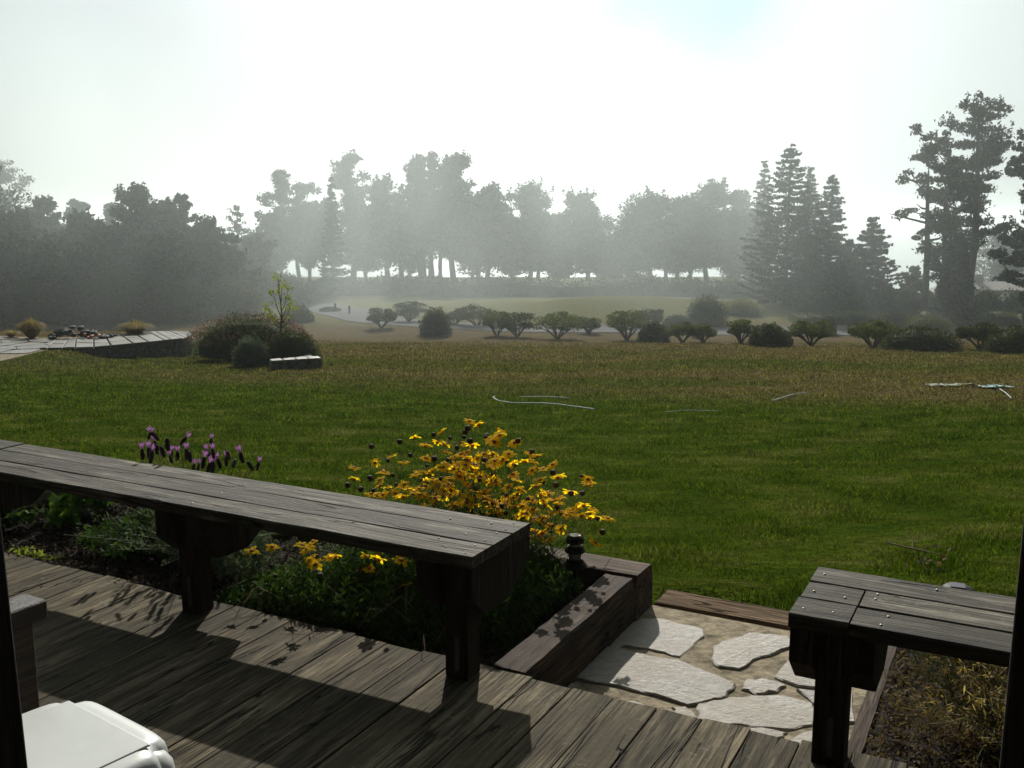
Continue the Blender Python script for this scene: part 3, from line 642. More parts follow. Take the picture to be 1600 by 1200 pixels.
top_f += [(350 + x / 2.286, 640 + y / 2.286) for x, y in ((985, 88), (1040, 120), (1020, 160), (1090, 160), (1075, 185), (1175, 198), (1140, 214), (1200, 240), (1120, 165), (1105, 187), (1235, 297), (1285, 342), (1318, 358), (1372, 392), (1228, 365), (1240, 372), (1278, 378), (1330, 385), (1128, 458), (1228, 596), (1105, 360), (1095, 405), (1070, 385), (1180, 322), (1200, 318), (1300, 250), (1310, 265), (1150, 385), (1070, 340), (1100, 325), (1130, 255), (1160, 300))]
seed_f = c520([(330, 315), (570, 275), (860, 215), (1000, 245), (660, 390), (470, 435), (1150, 160), (1130, 195), (1120, 235), (1310, 225), (1170, 270), (320, 585), (510, 560), (125, 645), (345, 690), (240, 680), (1060, 325), (980, 430), (1135, 430), (865, 420), (1290, 430), (540, 640), (800, 480), (1160, 490), (750, 600)])
seed_f += [(350 + x / 2.286, 640 + y / 2.286) for x, y in ((1050, 112), (935, 98), (1278, 238), (1352, 438), (1175, 225), (1185, 270), (1280, 300), (1335, 390), (1100, 150), (1040, 200), (1190, 350), (1240, 300))]
low_f = [(350 + x / 2.286, 640 + y / 2.286) for x, y in ((100, 507), (172, 492), (280, 488), (300, 498), (322, 475), (305, 540), (328, 555), (380, 530), (398, 525), (508, 525), (552, 535), (632, 540), (650, 542), (545, 520), (310, 530), (650, 628), (520, 570))]
rr = random.Random(5)
for _ in range(165):
    x = rr.gauss(758, 76); y = 705 + rr.random() ** 0.8 * 120 + abs(x - 760) * 0.28
    if 575 < x < 930 and y < 850: top_f.append((x, y))
for _ in range(22):
    x = rr.gauss(760, 80); y = 710 + rr.random() * 130 + abs(x - 760) * 0.25
    if 575 < x < 930 and y < 850: seed_f.append((x, y))
def daisy_plant(label, bases, fl, sd, vr, seed, leafN, leafbox):
    rr = random.Random(seed); root = thing('daisy_plant', label, 'flower', tuple(W(*bases[0], -0.08)), 0)
    rl = Vector(root.location); stems = MB()
    def place(px, py):
        for _ in range(30):
            p0 = P(px, py, rr.uniform(0.12, 0.3)); u, v = toUV(p0)
            Yd = rr.uniform(*vr); p_ = PY(px, py, Yd); u, v = toUV(p_)
            if p_.z > 0.0 and 2.95 < v < 4.15: return p_
        return p_
    lv = []
    for kind, lst in (('f', fl), ('s', sd)):
        for px, py in lst:
            q = place(px, py); b = min((W(*bb, -0.09) for bb in bases), key=lambda w_: (w_ - q).length + rr.uniform(0, 0.25))
            b = b + Vector((rr.uniform(-0.05, 0.05), rr.uniform(-0.05, 0.05), 0))
            m1 = b.lerp(q, 0.45); m1.z = b.z + (q.z - b.z) * 0.62; m0 = b.lerp(q, 0.2); m0.z = b.z + (q.z - b.z) * 0.33
            stems.tube([b - rl, m0 - rl, m1 - rl, q - rl - Vector((0, 0, 0.008))], [0.0018, 0.0016, 0.0013, 0.001], 3, False)
            for _ in range(7):
                s = rr.uniform(0.15, 0.85); lv.append(tuple(b.lerp(q, s) - rl + Vector((rr.gauss(0, 0.015), rr.gauss(0, 0.015), (s * (1 - s)) * 0.25 * (q.z - b.z)))))
            if kind == 'f':
                me, dm = flower_mes[rr.randrange(5)]; o = link('flower', me, root, q - rl, rr.uniform(0, 6.28)); s = rr.uniform(1.0, 1.4); o.scale = (s, s, s)
                o.rotation_euler = (rr.gauss(-0.34, 0.22), rr.gauss(0, 0.25), rr.uniform(0, 6.28)); link('disc', dm, o)
            else:
                o = link('seed_head', seed_me, root, q - rl, rr.uniform(0, 6.28)); s = rr.uniform(0.7, 1.2); o.scale = (s, s, s)
    stems.build('stems', M['stem'], root)['kind'] = 'stuff'
    c = []
    for _ in range(leafN):
        u = rr.uniform(leafbox[0], leafbox[1]); v = rr.uniform(leafbox[2], leafbox[3]); um, vm = (leafbox[0] + leafbox[1]) / 2, (leafbox[2] + leafbox[3]) / 2
        k = 1 - (abs(u - um) / (leafbox[1] - leafbox[0]) * 2) ** 2 * 0.7 - (abs(v - vm) / (leafbox[3] - leafbox[2]) * 2) ** 2 * 0.3
        z = -0.09 + leafbox[4] * max(k, 0.1) * rr.random() ** 0.8; c.append(tuple(W(u, v, z) - rl))
    o = link('leaves', np_mesh('leaves', np.concatenate([leaf_tris(np.array(lv), 0.035, 0.22, (0, 0, 1), 0.7), leaf_tris(np.array(c), 0.04, 0.2, (0, 0, 1), 0.8)]), 4, M['dark'], ), root); o['kind'] = 'stuff'
daisy_plant('tall clump of yellow daisies behind the end of the long bench', [(-2.15, 3.5), (-1.95, 3.62), (-2.4, 3.6), (-1.85, 3.45), (-2.6, 3.5)], top_f, seed_f, (4.25, 4.85), 11, 15000, (-2.75, -1.66, 3.15, 3.9, 0.40))
daisy_plant('low sprawling yellow daisies below the seat of the long bench', [(-2.7, 3.15), (-2.35, 3.12), (-2.95, 3.2), (-2.1, 3.1)], low_f, [(500, 900), (560, 895), (430, 900), (620, 915)], (3.75, 4.05), 12, 9000, (-3.0, -1.9, 2.93, 3.3, 0.22))
# long dry stems arching in the bed
mb = MB()
for _ in range(70):
    a = W(random.uniform(-2.9, -1.8), random.uniform(2.95, 3.6), -0.08); d = Vector((random.uniform(-0.35, 0.2), random.uniform(-0.3, 0.1), 0)); h = random.uniform(0.06, 0.2)
    mb.tube([a, a + d * 0.5 + Vector((0, 0, h)), a + d + Vector((0, 0, h * 0.7))], [0.002, 0.0016, 0.001], 3, False)
q = PY(980, 790, 4.9); a = W(-1.75, 3.7, -0.05); mb.tube([a, a.lerp(q, 0.45) + Vector((0, 0, 0.22)), q + Vector((-0.05, 0, 0.05)), q + Vector((0.06, 0, -0.03))], 0.002, 3, False)
tag(mb.build('dry_stems', M['drystem']), 'dry bent stems lying through the flower bed', 'stems', kind='stuff')

# lavender
mb = MB(); mb.lathe([(0, -0.02), (0.007, -0.016), (0.009, 0.0), (0.008, 0.014), (0.004, 0.02), (0, 0.021)], 7); spike_me = mb.mesh('flower_spike', M['spike'])
mb = MB()
for i in range(5):
    a = i * 2 * math.pi / 5; ca, sa = math.cos(a), math.sin(a)
    mb.add([(0.002 * ca, 0.002 * sa, 0), (0.010 * ca - 0.006 * sa, 0.010 * sa + 0.006 * ca, 0.014), (0.012 * ca, 0.012 * sa, 0.026), (0.010 * ca + 0.006 * sa, 0.010 * sa - 0.006 * ca, 0.014)], [(0, 1, 2, 3)])
bract_me = mb.mesh('bract', M['bract'])
lav = [(232, 678), (247, 678), (242, 688), (256, 694), (268, 704), (282, 690), (298, 706), (302, 716), (327, 702), (331, 690), (343, 708), (353, 707), (340, 716), (328, 720), (373, 716), (395, 723), (405, 721), (213, 708), (225, 707), (248, 706), (272, 717), (348, 718), (318, 722), (262, 703), (310, 721), (285, 712), (300, 726), (362, 724), (240, 712), (336, 726)]
root = thing('lavender', 'grey lavender bush with purple tufted spikes behind the long bench', 'lavender', tuple(W(-3.38, 3.33, -0.09))); rl = Vector(root.location); st = MB()
for k, (px, py) in enumerate(lav):
    q = PY(px, py, random.uniform(4.40, 4.72)); b = rl + Vector((random.uniform(-0.12, 0.12), random.uniform(-0.12, 0.12), 0.02)); m1 = b.lerp(q, 0.5); m1.z += 0.08
    st.tube([b - rl, m1 - rl, q - rl], [0.002, 0.0016, 0.0012], 3, False)
    o = link('flower_spike', spike_me, root, q - rl + Vector((random.gauss(0, .012), random.gauss(0, .02), random.gauss(-0.01, .008))), random.uniform(0, 6)); s = random.uniform(0.8, 1.25); o.scale = (s, s, s * 1.25); o.rotation_euler = (random.gauss(0, 0.25), random.gauss(0, 0.25), 0)
    if k % 4 != 3: link('bract', bract_me, o, (0, 0, 0.017)).scale = (1.0, 1.0, 1.0)
c = []; c2 = []
for i in range(150):
    a = random.uniform(0, 6.28); r = abs(random.gauss(0, 0.28)); e = Vector((r * math.cos(a) * 1.2, r * math.sin(a) * 0.8, random.uniform(0.22, 0.42) * (1 - r * 0.7)))
    st.tube([(0, 0, 0), e * 0.5 + Vector((0, 0, 0.05)), e], [0.0025, 0.002, 0.0015], 3, False)
    for _ in range(34): s = random.uniform(0.3, 1); c.append(tuple(e * s + Vector((random.gauss(0, 0.012), random.gauss(0, 0.012), 0.05 * s * (1 - s) * 4))))
st.build('stems', M['stem'], root)['kind'] = 'stuff'
link('leaves', np_mesh('leaves', leaf_tris(np.array(c), 0.034, 0.18, (0, 0, 1), 0.6), 4, M['grey']), root)['kind'] = 'stuff'

# leafy green perennial at the far left, grey herb by the second leg, weeds on the deck edge
def leafy(name, label, cat, u, v, z, rx, ry, h, n, size, mat, asp=0.75):
    root = thing(name, label, cat, tuple(W(u, v, z)), YAW); st = MB(); c = []
    for i in range(max(12, n // 60)):
        a = random.uniform(0, 6.28); r = math.sqrt(random.random()); e = Vector((rx * r * math.cos(a), ry * r * math.sin(a), h * (1 - 0.55 * r * r) * random.uniform(0.6, 1)))
        st.tube([(e.x * 0.15, e.y * 0.15, 0), e * 0.55 + Vector((0, 0, h * 0.08)), e], [0.003, 0.0022, 0.0012], 3, False)
        for _ in range(max(1, n // max(12, n // 60))): s = random.uniform(0.35, 1.05); c.append(tuple(e * s + Vector((random.gauss(0, size * 0.6), random.gauss(0, size * 0.6), random.gauss(0, size * 0.3)))))
    st.build('stems', M['stem'], root)['kind'] = 'stuff'
    link('leaves', np_mesh('leaves', leaf_tris(np.array(c), size, asp), 4, mat), root)['kind'] = 'stuff'
leafy('leafy_plant', 'bright green broad-leaved plant under the far left of the bench', 'plant', -4.55, 3.62, -0.09, 0.42, 0.28, 0.34, 700, 0.06, M['green'])
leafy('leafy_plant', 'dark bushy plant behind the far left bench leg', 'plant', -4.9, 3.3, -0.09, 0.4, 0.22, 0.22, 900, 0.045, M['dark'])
leafy('herb_plant', 'grey-green feathery plant beside the second bench leg', 'plant', -3.05, 3.25, -0.09, 0.25, 0.2, 0.30, 2400, 0.03, M['grey'], 0.2)
leafy('herb_plant', 'small grey-green herb right of the second bench leg', 'plant', -2.62, 3.42, -0.09, 0.22, 0.18, 0.30, 1500, 0.03, M['grey'], 0.25)
leafy('weed', 'thin yellowish weed creeping over the deck edge at the left', 'weed', -4.02, 2.9, -0.02, 0.25, 0.04, 0.05, 120, 0.03, M['lime'], 0.3)
leafy('leafy_plant', 'sunlit bright green weed at the right end of the dry bed', 'plant', 0.42, 3.62, -0.17, 0.26, 0.24, 0.24, 1100, 0.028, M['green'], 0.6)
leafy('dry_plant', 'brown withered plant under the front of the right bench', 'plant', -0.02, 3.45, -0.17, 0.32, 0.5, 0.42, 4200, 0.045, M['dry'], 0.10)
leafy('dry_plant', 'tangled dry and green plant at the right edge below the bench', 'plant', 0.45, 3.2, -0.17, 0.40, 0.42, 0.50, 4600, 0.035, M['scrub'], 0.22)
leafy('dry_plant', 'withered seedy plant behind the right bench near its post', 'plant', 0.75, 3.75, -0.17, 0.5, 0.38, 0.42, 4000, 0.05, M['dry'], 0.10)

leafy('dry_plant', 'straw-pale seeding stalks between the withered plants at right', 'plant', 0.22, 3.35, -0.17, 0.55, 0.5, 0.46, 2600, 0.03, M['straw'], 0.16)
leafy('dry_plant', 'shaggy dark plant filling the bed beside the right porch post', 'plant', 0.30, 3.05, -0.17, 0.30, 0.16, 0.42, 5200, 0.028, M['dark'], 0.3)
leafy('dry_plant', 'shaggy grey-brown plant directly under the right bench seat', 'plant', -0.02, 3.75, -0.17, 0.30, 0.28, 0.36, 4800, 0.022, M['scrub'], 0.4)
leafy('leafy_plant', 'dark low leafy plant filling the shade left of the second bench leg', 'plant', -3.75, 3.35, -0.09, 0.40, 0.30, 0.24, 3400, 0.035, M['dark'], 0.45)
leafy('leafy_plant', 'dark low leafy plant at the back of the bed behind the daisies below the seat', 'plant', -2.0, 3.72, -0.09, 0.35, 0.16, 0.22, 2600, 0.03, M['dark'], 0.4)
# pale edging stone at the far left of the bed
mb = MB(); mb.prism([(-0.35, -0.12), (0.3, -0.14), (0.34, 0.1), (-0.3, 0.14)], 0, 0.22); q = P(20, 790, -0.1)
tag(mb.build('edging_stone', M['flagfar'], None, (q.x, q.y, -0.22), R(35), bevel=0.015), 'pale edging stone under the far left end of the bench', 'stone')

# solar lights
def solar_lantern():
    q = P(898, 895, 0.0); root = thing('solar_light', 'tiered black solar lantern standing on the timber by the daisies', 'garden light', (q.x, q.y, 0.0))
    def pt(nm, prof, mat, n=18): mb = MB(); mb.lathe(prof, n); return mb.build(nm, mat, root, smooth=False)
    pt('stake', [(0, -0.08), (0.008, -0.06), (0.010, 0.03), (0.0, 0.031)], M['black'], 10)
    pt('shade', [(0.0, 0.028), (0.050, 0.030), (0.056, 0.036), (0.038, 0.058), (0.034, 0.066), (0, 0.067)], M['black'])
    pt('lens', [(0.0, 0.067), (0.028, 0.067), (0.030, 0.084), (0.026, 0.10), (0.0, 0.10)], M['clear'])
    pt('shade', [(0.0, 0.10), (0.044, 0.098), (0.047, 0.104), (0.034, 0.124), (0.0, 0.125)], M['black'])
    pt('lens', [(0.0, 0.125), (0.026, 0.125), (0.026, 0.140), (0.0, 0.14)], M['clear'])
    pt('cap', [(0.0, 0.14), (0.038, 0.140), (0.041, 0.148), (0.038, 0.162), (0.030, 0.170), (0.0, 0.171)], M['black'])
    pt('solar_panel', [(0.0, 0.171), (0.027, 0.171), (0.026, 0.1745), (0, 0.175)], M['clear'])  # pale lens tone stands in for the glassy highlight on top
solar_lantern()
def solar_dome():
    q = P(1497, 912, -0.08); zb = Tz(q.x, q.y); root = thing('solar_light', 'round black solar light with square panel in the grass behind the right bench', 'garden light', (q.x, q.y, zb), R(-20))
    mb = MB(); mb.lathe([(0, -0.05), (0.01, -0.04), (0.012, 0.05), (0, 0.051)], 10); mb.build('stake', M['black'], root)
    mb = MB(); mb.lathe([(0.0, 0.05), (0.045, 0.052), (0.05, 0.075), (0.0, 0.076)], 20); mb.build('lens', M['clear'], root)
    mb = MB(); mb.lathe([(0.0, 0.076), (0.065, 0.077), (0.072, 0.083), (0.068, 0.096), (0.052, 0.108), (0.0, 0.110)], 24); mb.build('cap', M['black'], root, smooth=True)
    mb = MB(); mb.box(-0.032, 0.032, -0.032, 0.032, 0.1085, 0.114); mb.build('solar_panel', M['solar'], root, bevel=0.002)
solar_dome()
# fallen twig and dead leaves in the grass
mb = MB(); q = GH(1425, 868); mb.tube([(-0.12, 0.06, 0.05), (0, 0, 0.035), (0.13, -0.05, 0.02)], [0.004, 0.006, 0.004], 5); mb.tube([(0, 0, 0.035), (0.03, 0.08, 0.07)], 0.003, 4); mb.tube([(0.02, -0.01, 0.03), (0.0, 0.09, 0.13)], 0.002, 4)
tag(mb.build('twig', M['drystem'], None, tuple(q)), 'bare fallen twig in the grass behind the right bench', 'twig')
leafy_c = np.array([tuple(GH(1450 + random.gauss(0, 18), 885 + random.gauss(0, 8)) + Vector((0, 0, 0.03))) for _ in range(24)])
tag(link('fallen_leaves', np_mesh('fallen_leaves', leaf_tris(leafy_c, 0.035, 0.6), 4, M['dry'])), 'dead leaves scattered in the grass by the twig', 'leaves', kind='stuff')

# hoses and sheet on the lawn
def hose(label, pts, r=0.012):
    mb = MB(); pp = []
    pv = [GH(*q) + Vector((0, 0, 0.03)) for q in pts]
    for i in range(len(pv) - 1):
        for k in range(8): pp.append(pv[i].lerp(pv[i + 1], k / 8))
    for i in range(2): pp = [pp[0]] + [(pp[j - 1] + pp[j] * 2 + pp[j + 1]) / 4 for j in range(1, len(pp) - 1)] + [pp[-1]]
    for q in pp: q.z = Tz(q.x, q.y) + 0.030 + 0.018 * math.sin(q.x * 3.1)
    mb.tube(pp, r, 6); tag(mb.build('hose', M['hose'], smooth=True), label, 'hose', 'garden hoses lying on the lawn')
hose('pale hose bending round at the left end of the lawn loop', [(930, 642), (905, 640), (860, 636), (800, 633), (778, 628), (770, 622), (776, 620)], 0.009)
hose('short straight pale hose stretch just behind the bend', [(812, 624), (850, 624.5), (898, 626)], 0.007)
hose('pale hose stretch running up to the right on the dry turf', [(1205, 629), (1235, 622), (1262, 615)], 0.009)
hose('faint short hose on the lawn nearer than the bend', [(1040, 647), (1070, 646), (1100, 647), (1125, 648)], 0.004)
hose('pale hose end trailing from the teal sheet at right', [(1562, 612), (1572, 618), (1582, 626)], 0.010)
def sheet(label, px, py, w_, h_, seed, mat):
    q = GH(px, py); rr = random.Random(seed); mb = MB(); nx_, ny_ = 14, 6; vs = []
    for j in range(ny_ + 1):
        for i in range(nx_ + 1):
            x = (i / nx_ - 0.5) * w_; y = (j / ny_ - 0.5) * h_ + 0.1 * math.sin(i * 1.3); vs.append((x, y, Tz(q.x + x, q.y + y) - q.z + 0.03 + 0.07 * abs(mnoise.noise(Vector((x * 6, y * 6, seed))))))
    mb.add(vs, [(j * (nx_ + 1) + i, j * (nx_ + 1) + i + 1, (j + 1) * (nx_ + 1) + i + 1, (j + 1) * (nx_ + 1) + i) for j in range(ny_) for i in range(nx_)])
    tag(mb.build('plastic_sheet', mat, None, tuple(q)), label, 'sheet', 'crumpled sheets left on the lawn')
sheet('crumpled pale teal plastic sheet on the dry turf at right', 1555, 607, 0.5, 0.32, 3, M['tarp'])
sheet('flat dark green sheet lying left of the teal one', 1483, 604, 0.8, 0.3, 5, M['stem'])

# ------------------------------------------------------------------ terrace on the left with its seat wall
ZP = -2.24
terr = link('terrace', None); tag(terr, 'pale flagstone terrace at the far left of the lawn', kind='structure')
mb = MB(); outl = [P(64, 548, ZP), P(30, 556, ZP), P(0, 563, ZP), P(-80, 580, ZP), P(-300, 590, ZP), P(-330, 530, ZP), P(0, 524, ZP), P(80, 527, ZP), P(180, 524, ZP)]
mb.prism([(q.x, q.y) for q in outl], ZP - 0.35, ZP - 0.02); mb.build('terrace_bed', M['mortar'], terr)
def inpoly(x, y, pl):
    c = False
    for i in range(len(pl)):
        a, b = pl[i], pl[i - 1]
        if (a.y > y) != (b.y > y) and x < (b.x - a.x) * (y - a.y) / (b.y - a.y) + a.x: c = not c
    return c
def crazy(parent, pl, z, s, mat, name='flagstone'):        # irregular stones: jittered hexagon-like cells
    x0, x1 = min(q.x for q in pl), max(q.x for q in pl); y0, y1 = min(q.y for q in pl), max(q.y for q in pl); j = 0; y = y0
    def jp(i, j, k): r = random.Random(i * 7919 + j * 104729 + k); return r.uniform(-0.28, 0.28) * s
    ni, nj = int((x1 - x0) / s) + 2, int((y1 - y0) / s) + 2
    for j in range(nj):
        for i in range(ni):
            if random.random() < 0.02: continue
            cs = [(i, j), (i + 1, j), (i + 1, j + 1), (i, j + 1)]
            poly = [Vector((x0 + a * s + jp(a, b, 1) + (0.35 * s if b % 2 else 0), y0 + b * s + jp(a, b, 2), 0)) for a, b in cs]
            c = sum(poly, Vector((0, 0, 0))) / 4
            if not all(inpoly(q.x, q.y, pl) for q in poly + [c]): continue
            poly2 = []
            for k in range(4):
                a, b = poly[k], poly[(k + 1) % 4]; poly2 += [a.lerp(b, 0.14), a.lerp(b, 0.86)]
            m2 = MB(); m2.prism([((q.x - c.x) * 0.93, (q.y - c.y) * 0.93) for q in poly2], -0.05, random.uniform(0, 0.012)); m2.build(name, mat, parent, (c.x, c.y, z))
crazy(terr, outl, ZP, 0.75, M['flagfar'])
wall = thing('seat_wall', 'curved pale-topped stone seat wall at the end of the terrace', 'wall', tuple(P(180, 545, ZP)))
wl = Vector(wall.location)
fr = [P(62, 545, ZP), P(100, 544.5, ZP), P(146, 543, ZP), P(208, 537.5, ZP), P(255, 533, ZP), P(283, 530, ZP), P(297, 527, ZP), P(300, 524, ZP)]
bk = [P(296, 520, ZP), P(270, 519.5, ZP), P(240, 520, ZP), P(180, 525, ZP), P(120, 530, ZP), P(78, 535, ZP)]
mb = MB(); mb.prism([(q.x - wl.x, q.y - wl.y) for q in fr + bk], -0.75, -0.035); mb.build('core', M['wallstone'], wall)
fr_w = [Vector((q.x, q.y, 0)) for q in fr + bk]
def interp(pts, s):
    k = min(int(s), len(pts) - 2); return pts[k].lerp(pts[k + 1], s - k)
for i in range(15):                                         # coping slabs across the wall
    cut = [0, .05, .14, .2, .29, .35, .43, .5, .58, .63, .72, .78, .86, .92, .96, 1.0]; s0, s1 = cut[i], cut[i + 1] - 0.006
    bkr = bk[::-1]
    a, b = interp(fr, s0 * 7), interp(fr, s1 * 7); c_, d_ = interp(bkr, s1 * 5), interp(bkr, s0 * 5)
    sp_ = random.uniform(0.3, 0.7); tl = random.uniform(-0.14, 0.14)
    for k0, k1, e0, e1 in ((-0.04, sp_ - 0.008, 0, tl), (sp_ + 0.008, 1.04, tl, 0)):
        q4 = [a.lerp(d_, k0 - e0), b.lerp(c_, k0 + e0), b.lerp(c_, k1 + e1), a.lerp(d_, k1 - e1)]; cc = sum(q4, Vector((0, 0, 0))) / 4
        m2 = MB(); m2.prism([(q.x - cc.x, q.y - cc.y) for q in q4], -0.035, 0.035 + random.uniform(0, 0.012)); m2.build('coping_stone', M['flagfar'], wall, cc - wl, bevel=0.01)
for row in range(3):                                        # facing stones
    s = 1.2 + random.uniform(0, 0.2)
    while s < 6.7:
        e = s + random.uniform(0.18, 0.42); a, b = interp(fr, s), interp(fr, min(e, 6.95)); zt = -0.05 - row * 0.17; d = (b - a); ln = d.length
        m2 = MB(); m2.box(-ln / 2 + 0.012, ln / 2 - 0.012, -0.05, 0.04, -0.15, 0.0); cc = (a + b) / 2 - wl
        m2.build('facing_stone', M['wallstone'], wall, (cc.x, cc.y, zt), math.atan2(d.y, d.x), bevel=0.02); s = e
# heap of dark stones with terracotta behind the wall
heap = thing('stone_heap', 'dark heap of rubble with terracotta shards on the terrace', 'stone heap', tuple(P(125, 529, ZP))); hl = Vector(heap.location)
def rock(parent, c, r, mat, name='stone', seed=0):
    bm = bmesh.new(); bmesh.ops.create_icosphere(bm, subdivisions=1, radius=1)
    rr = random.Random(seed)
    for v in bm.verts: v.co = Vector((v.co.x * r[0], v.co.y * r[1], v.co.z * r[2])) * rr.uniform(0.75, 1.15)
    me = bpy.data.meshes.new(name); bm.to_mesh(me); bm.free(); me.materials.append(mat); o = link(name, me, parent, c, rr.uniform(0, 3)); return o
for k in range(46):
    x = random.uniform(-0.98, 0.98); hgt = 0.38 * (1 - abs(x + 0.1) ** 1.6); rock(heap, (x, random.uniform(-0.3, 0.35), random.uniform(0.02, max(0.08, hgt))), (random.uniform(0.09, 0.2), random.uniform(0.08, 0.15), random.uniform(0.06, 0.11)), M['darkstone'], 'stone', k)
for k, (x, z) in enumerate(((0.32, 0.18), (0.55, 0.12), (0.75, 0.14), (0.42, 0.08))): rock(heap, (x, -0.36, z), (0.13, 0.06, 0.06), M['terracotta'], 'shard', 90 + k)
# grass tufts
def tussock(label, px, py, w_, h_, n=900):
    q = P(px, py, ZP); rr = rng; root = q; a = rr.uniform(0, 6.283, n); r = np.sqrt(rr.uniform(0, 1, n)); L_ = h_ * rr.uniform(0.7, 1.1, n)
    b = np.stack([0.15 * w_ * r * np.cos(a), 0.15 * w_ * r * np.sin(a), np.zeros(n)], 1)
    mid = b + np.stack([0.32 * w_ * r * np.cos(a), 0.32 * w_ * r * np.sin(a), L_ * (0.85 - 0.25 * r)], 1)
    tip = b + np.stack([0.5 * w_ * r * np.cos(a) + rr.normal(0, .02, n), 0.5 * w_ * r * np.sin(a), L_ * (1.0 - 0.55 * r)], 1)
    s = 0.007; t_ = np.stack([-np.sin(a) * s, np.cos(a) * s, np.zeros(n)], 1)
    v = np.concatenate([np.stack([b - t_, b + t_, mid + t_, mid - t_], 1).reshape(-1, 3), np.stack([mid - t_, mid + t_, tip + t_ * .3, tip - t_ * .3], 1).reshape(-1, 3)])
    tag(link('grass_tussock', np_mesh('grass_tussock', v, 4, M['straw']), None, tuple(q)), label, 'grass tussock', 'straw-coloured grass tussocks by the terrace')
tussock('taller straw-coloured grass tussock left of the stone heap', 50, 527, 0.85, 0.68)
tussock('wide low straw-coloured tussock right of the stone heap', 211, 522, 1.1, 0.50)
tussock('small dark tussock at the far left of the terrace', 18, 526, 0.5, 0.25, 300)

# ------------------------------------------------------------------ shrubs
def dome_leaves(n, rx, ry, h, size, base=0.0, asp=0.5, spiky=0.0, flat=0.0):
    d = unit(n); d[:, 2] = np.abs(d[:, 2]); lump = 1 + 0.10 * np.sin(d[:, 0] * 7 + d[:, 2] * 3) * np.cos(d[:, 1] * 6 + 1) + 0.06 * np.sin(d[:, 0] * 17) * np.sin(d[:, 2] * 15 + d[:, 1] * 13)
    r = lump * rng.uniform(0.78, 1.03, n); c = d * r[:, None] * np.array([rx, ry, h - base]); c[:, 2] += base
    return leaf_tris(c, size, asp, (0, 0, 1), spiky)
def core_dome(rx, ry, h, base=0.02, seed=0):
    mb = MB(); n = 14; vs = []; fs = []; rr = random.Random(seed)
    prof = [(0.0, 1.0), (0.38, 0.93), (0.70, 0.72), (0.92, 0.40), (0.98, 0.12), (0.85, 0.0)]
    for r, z in prof:
        for j in range(n): a = 2 * math.pi * j / n; k = rr.uniform(0.93, 1.05); vs.append((rx * r * k * math.cos(a), ry * r * k * math.sin(a), base + (h - base) * z))
    for i in range(len(prof) - 1):
        for j in range(n): fs.append((i * n + j, (i + 1) * n + j, (i + 1) * n + (j + 1) % n, i * n + (j + 1) % n))
    mb.add(vs, fs); return mb
def shrub_round(label, loc, rx, ry, h, mat, n=3500, size=0.07, group=None, cat='shrub', name='round_shrub', rz=0.0):
    root = thing(name, label, cat, tuple(loc), rz, group)
    core_dome(rx * 0.86, ry * 0.86, h * 0.86).build('stems', M[mat], root)
    link('crown', np_mesh('crown', dome_leaves(n, rx, ry, h, size), 4, M[mat]), root); return root
def shrub_vase(label, loc, wd, h, mat, n=3200, size=0.075, group=None, name='open_shrub', seed=0, cat='shrub', depth=None):
    rr = random.Random(seed); root = thing(name, label, cat, tuple(loc), 0, group); st = MB(); c = []; dp = depth or wd
    k = rr.randint(6, 8); cl = []
    for i in range(k):
        a = 2 * math.pi * i / k + rr.uniform(-0.4, 0.4); r = rr.uniform(0.25, 0.40)
        e = Vector((wd * r * math.cos(a), dp * r * math.sin(a), h * rr.uniform(0.52, 0.90)))
        st.tube([(rr.uniform(-.05, .05), rr.uniform(-.05, .05), -0.05), Vector((e.x * 0.45, e.y * 0.45, h * 0.22)), Vector((e.x * 0.75, e.y * 0.75, h * 0.42)), e], [0.045, 0.035, 0.025, 0.012], 5)
        e2 = Vector((e.x * 1.15, e.y * 1.15, h * rr.uniform(0.38, 0.55))); st.tube([Vector((e.x * 0.45, e.y * 0.45, h * 0.22)), e2], [0.025, 0.012], 4)
        cl += [(e, rr.uniform(0.17, 0.25)), (e2, rr.uniform(0.12, 0.17))]
    lo = rr.uniform(0.30, 0.52); cl += [(Vector((0, 0, h * 0.78)), 0.26), (Vector((wd * 0.12, 0, h * 0.62)), 0.27), (Vector((-wd * 0.14, 0, h * 0.60)), 0.27), (Vector((wd * rr.uniform(-.3, .3), wd * .1, h * lo)), 0.24), (Vector((wd * rr.uniform(-.3, .3), -wd * .1, h * (lo + .1))), 0.22), (Vector((wd * rr.uniform(-.35, .35), 0, h * 0.88)), 0.12)]
    per = n // len(cl)
    for e, r in cl: c.append(ell_pts(per, e, (wd * r, dp * r, h * r * 0.75), 0.3))
    c = np.concatenate(c); c[:, 2] = np.minimum(c[:, 2], h * (1.04 + 0.08 * np.sin(c[:, 0] * 5 + seed) - 0.45 * (c[:, 0] / (wd * 0.62)) ** 2) + rng.normal(0, 0.04, len(c))); c = c[c[:, 2] > 0.12 * h]
    st.build('trunk', M['bark'], root); link('crown', np_mesh('crown', leaf_tris(c, size), 4, M[mat]), root); return root
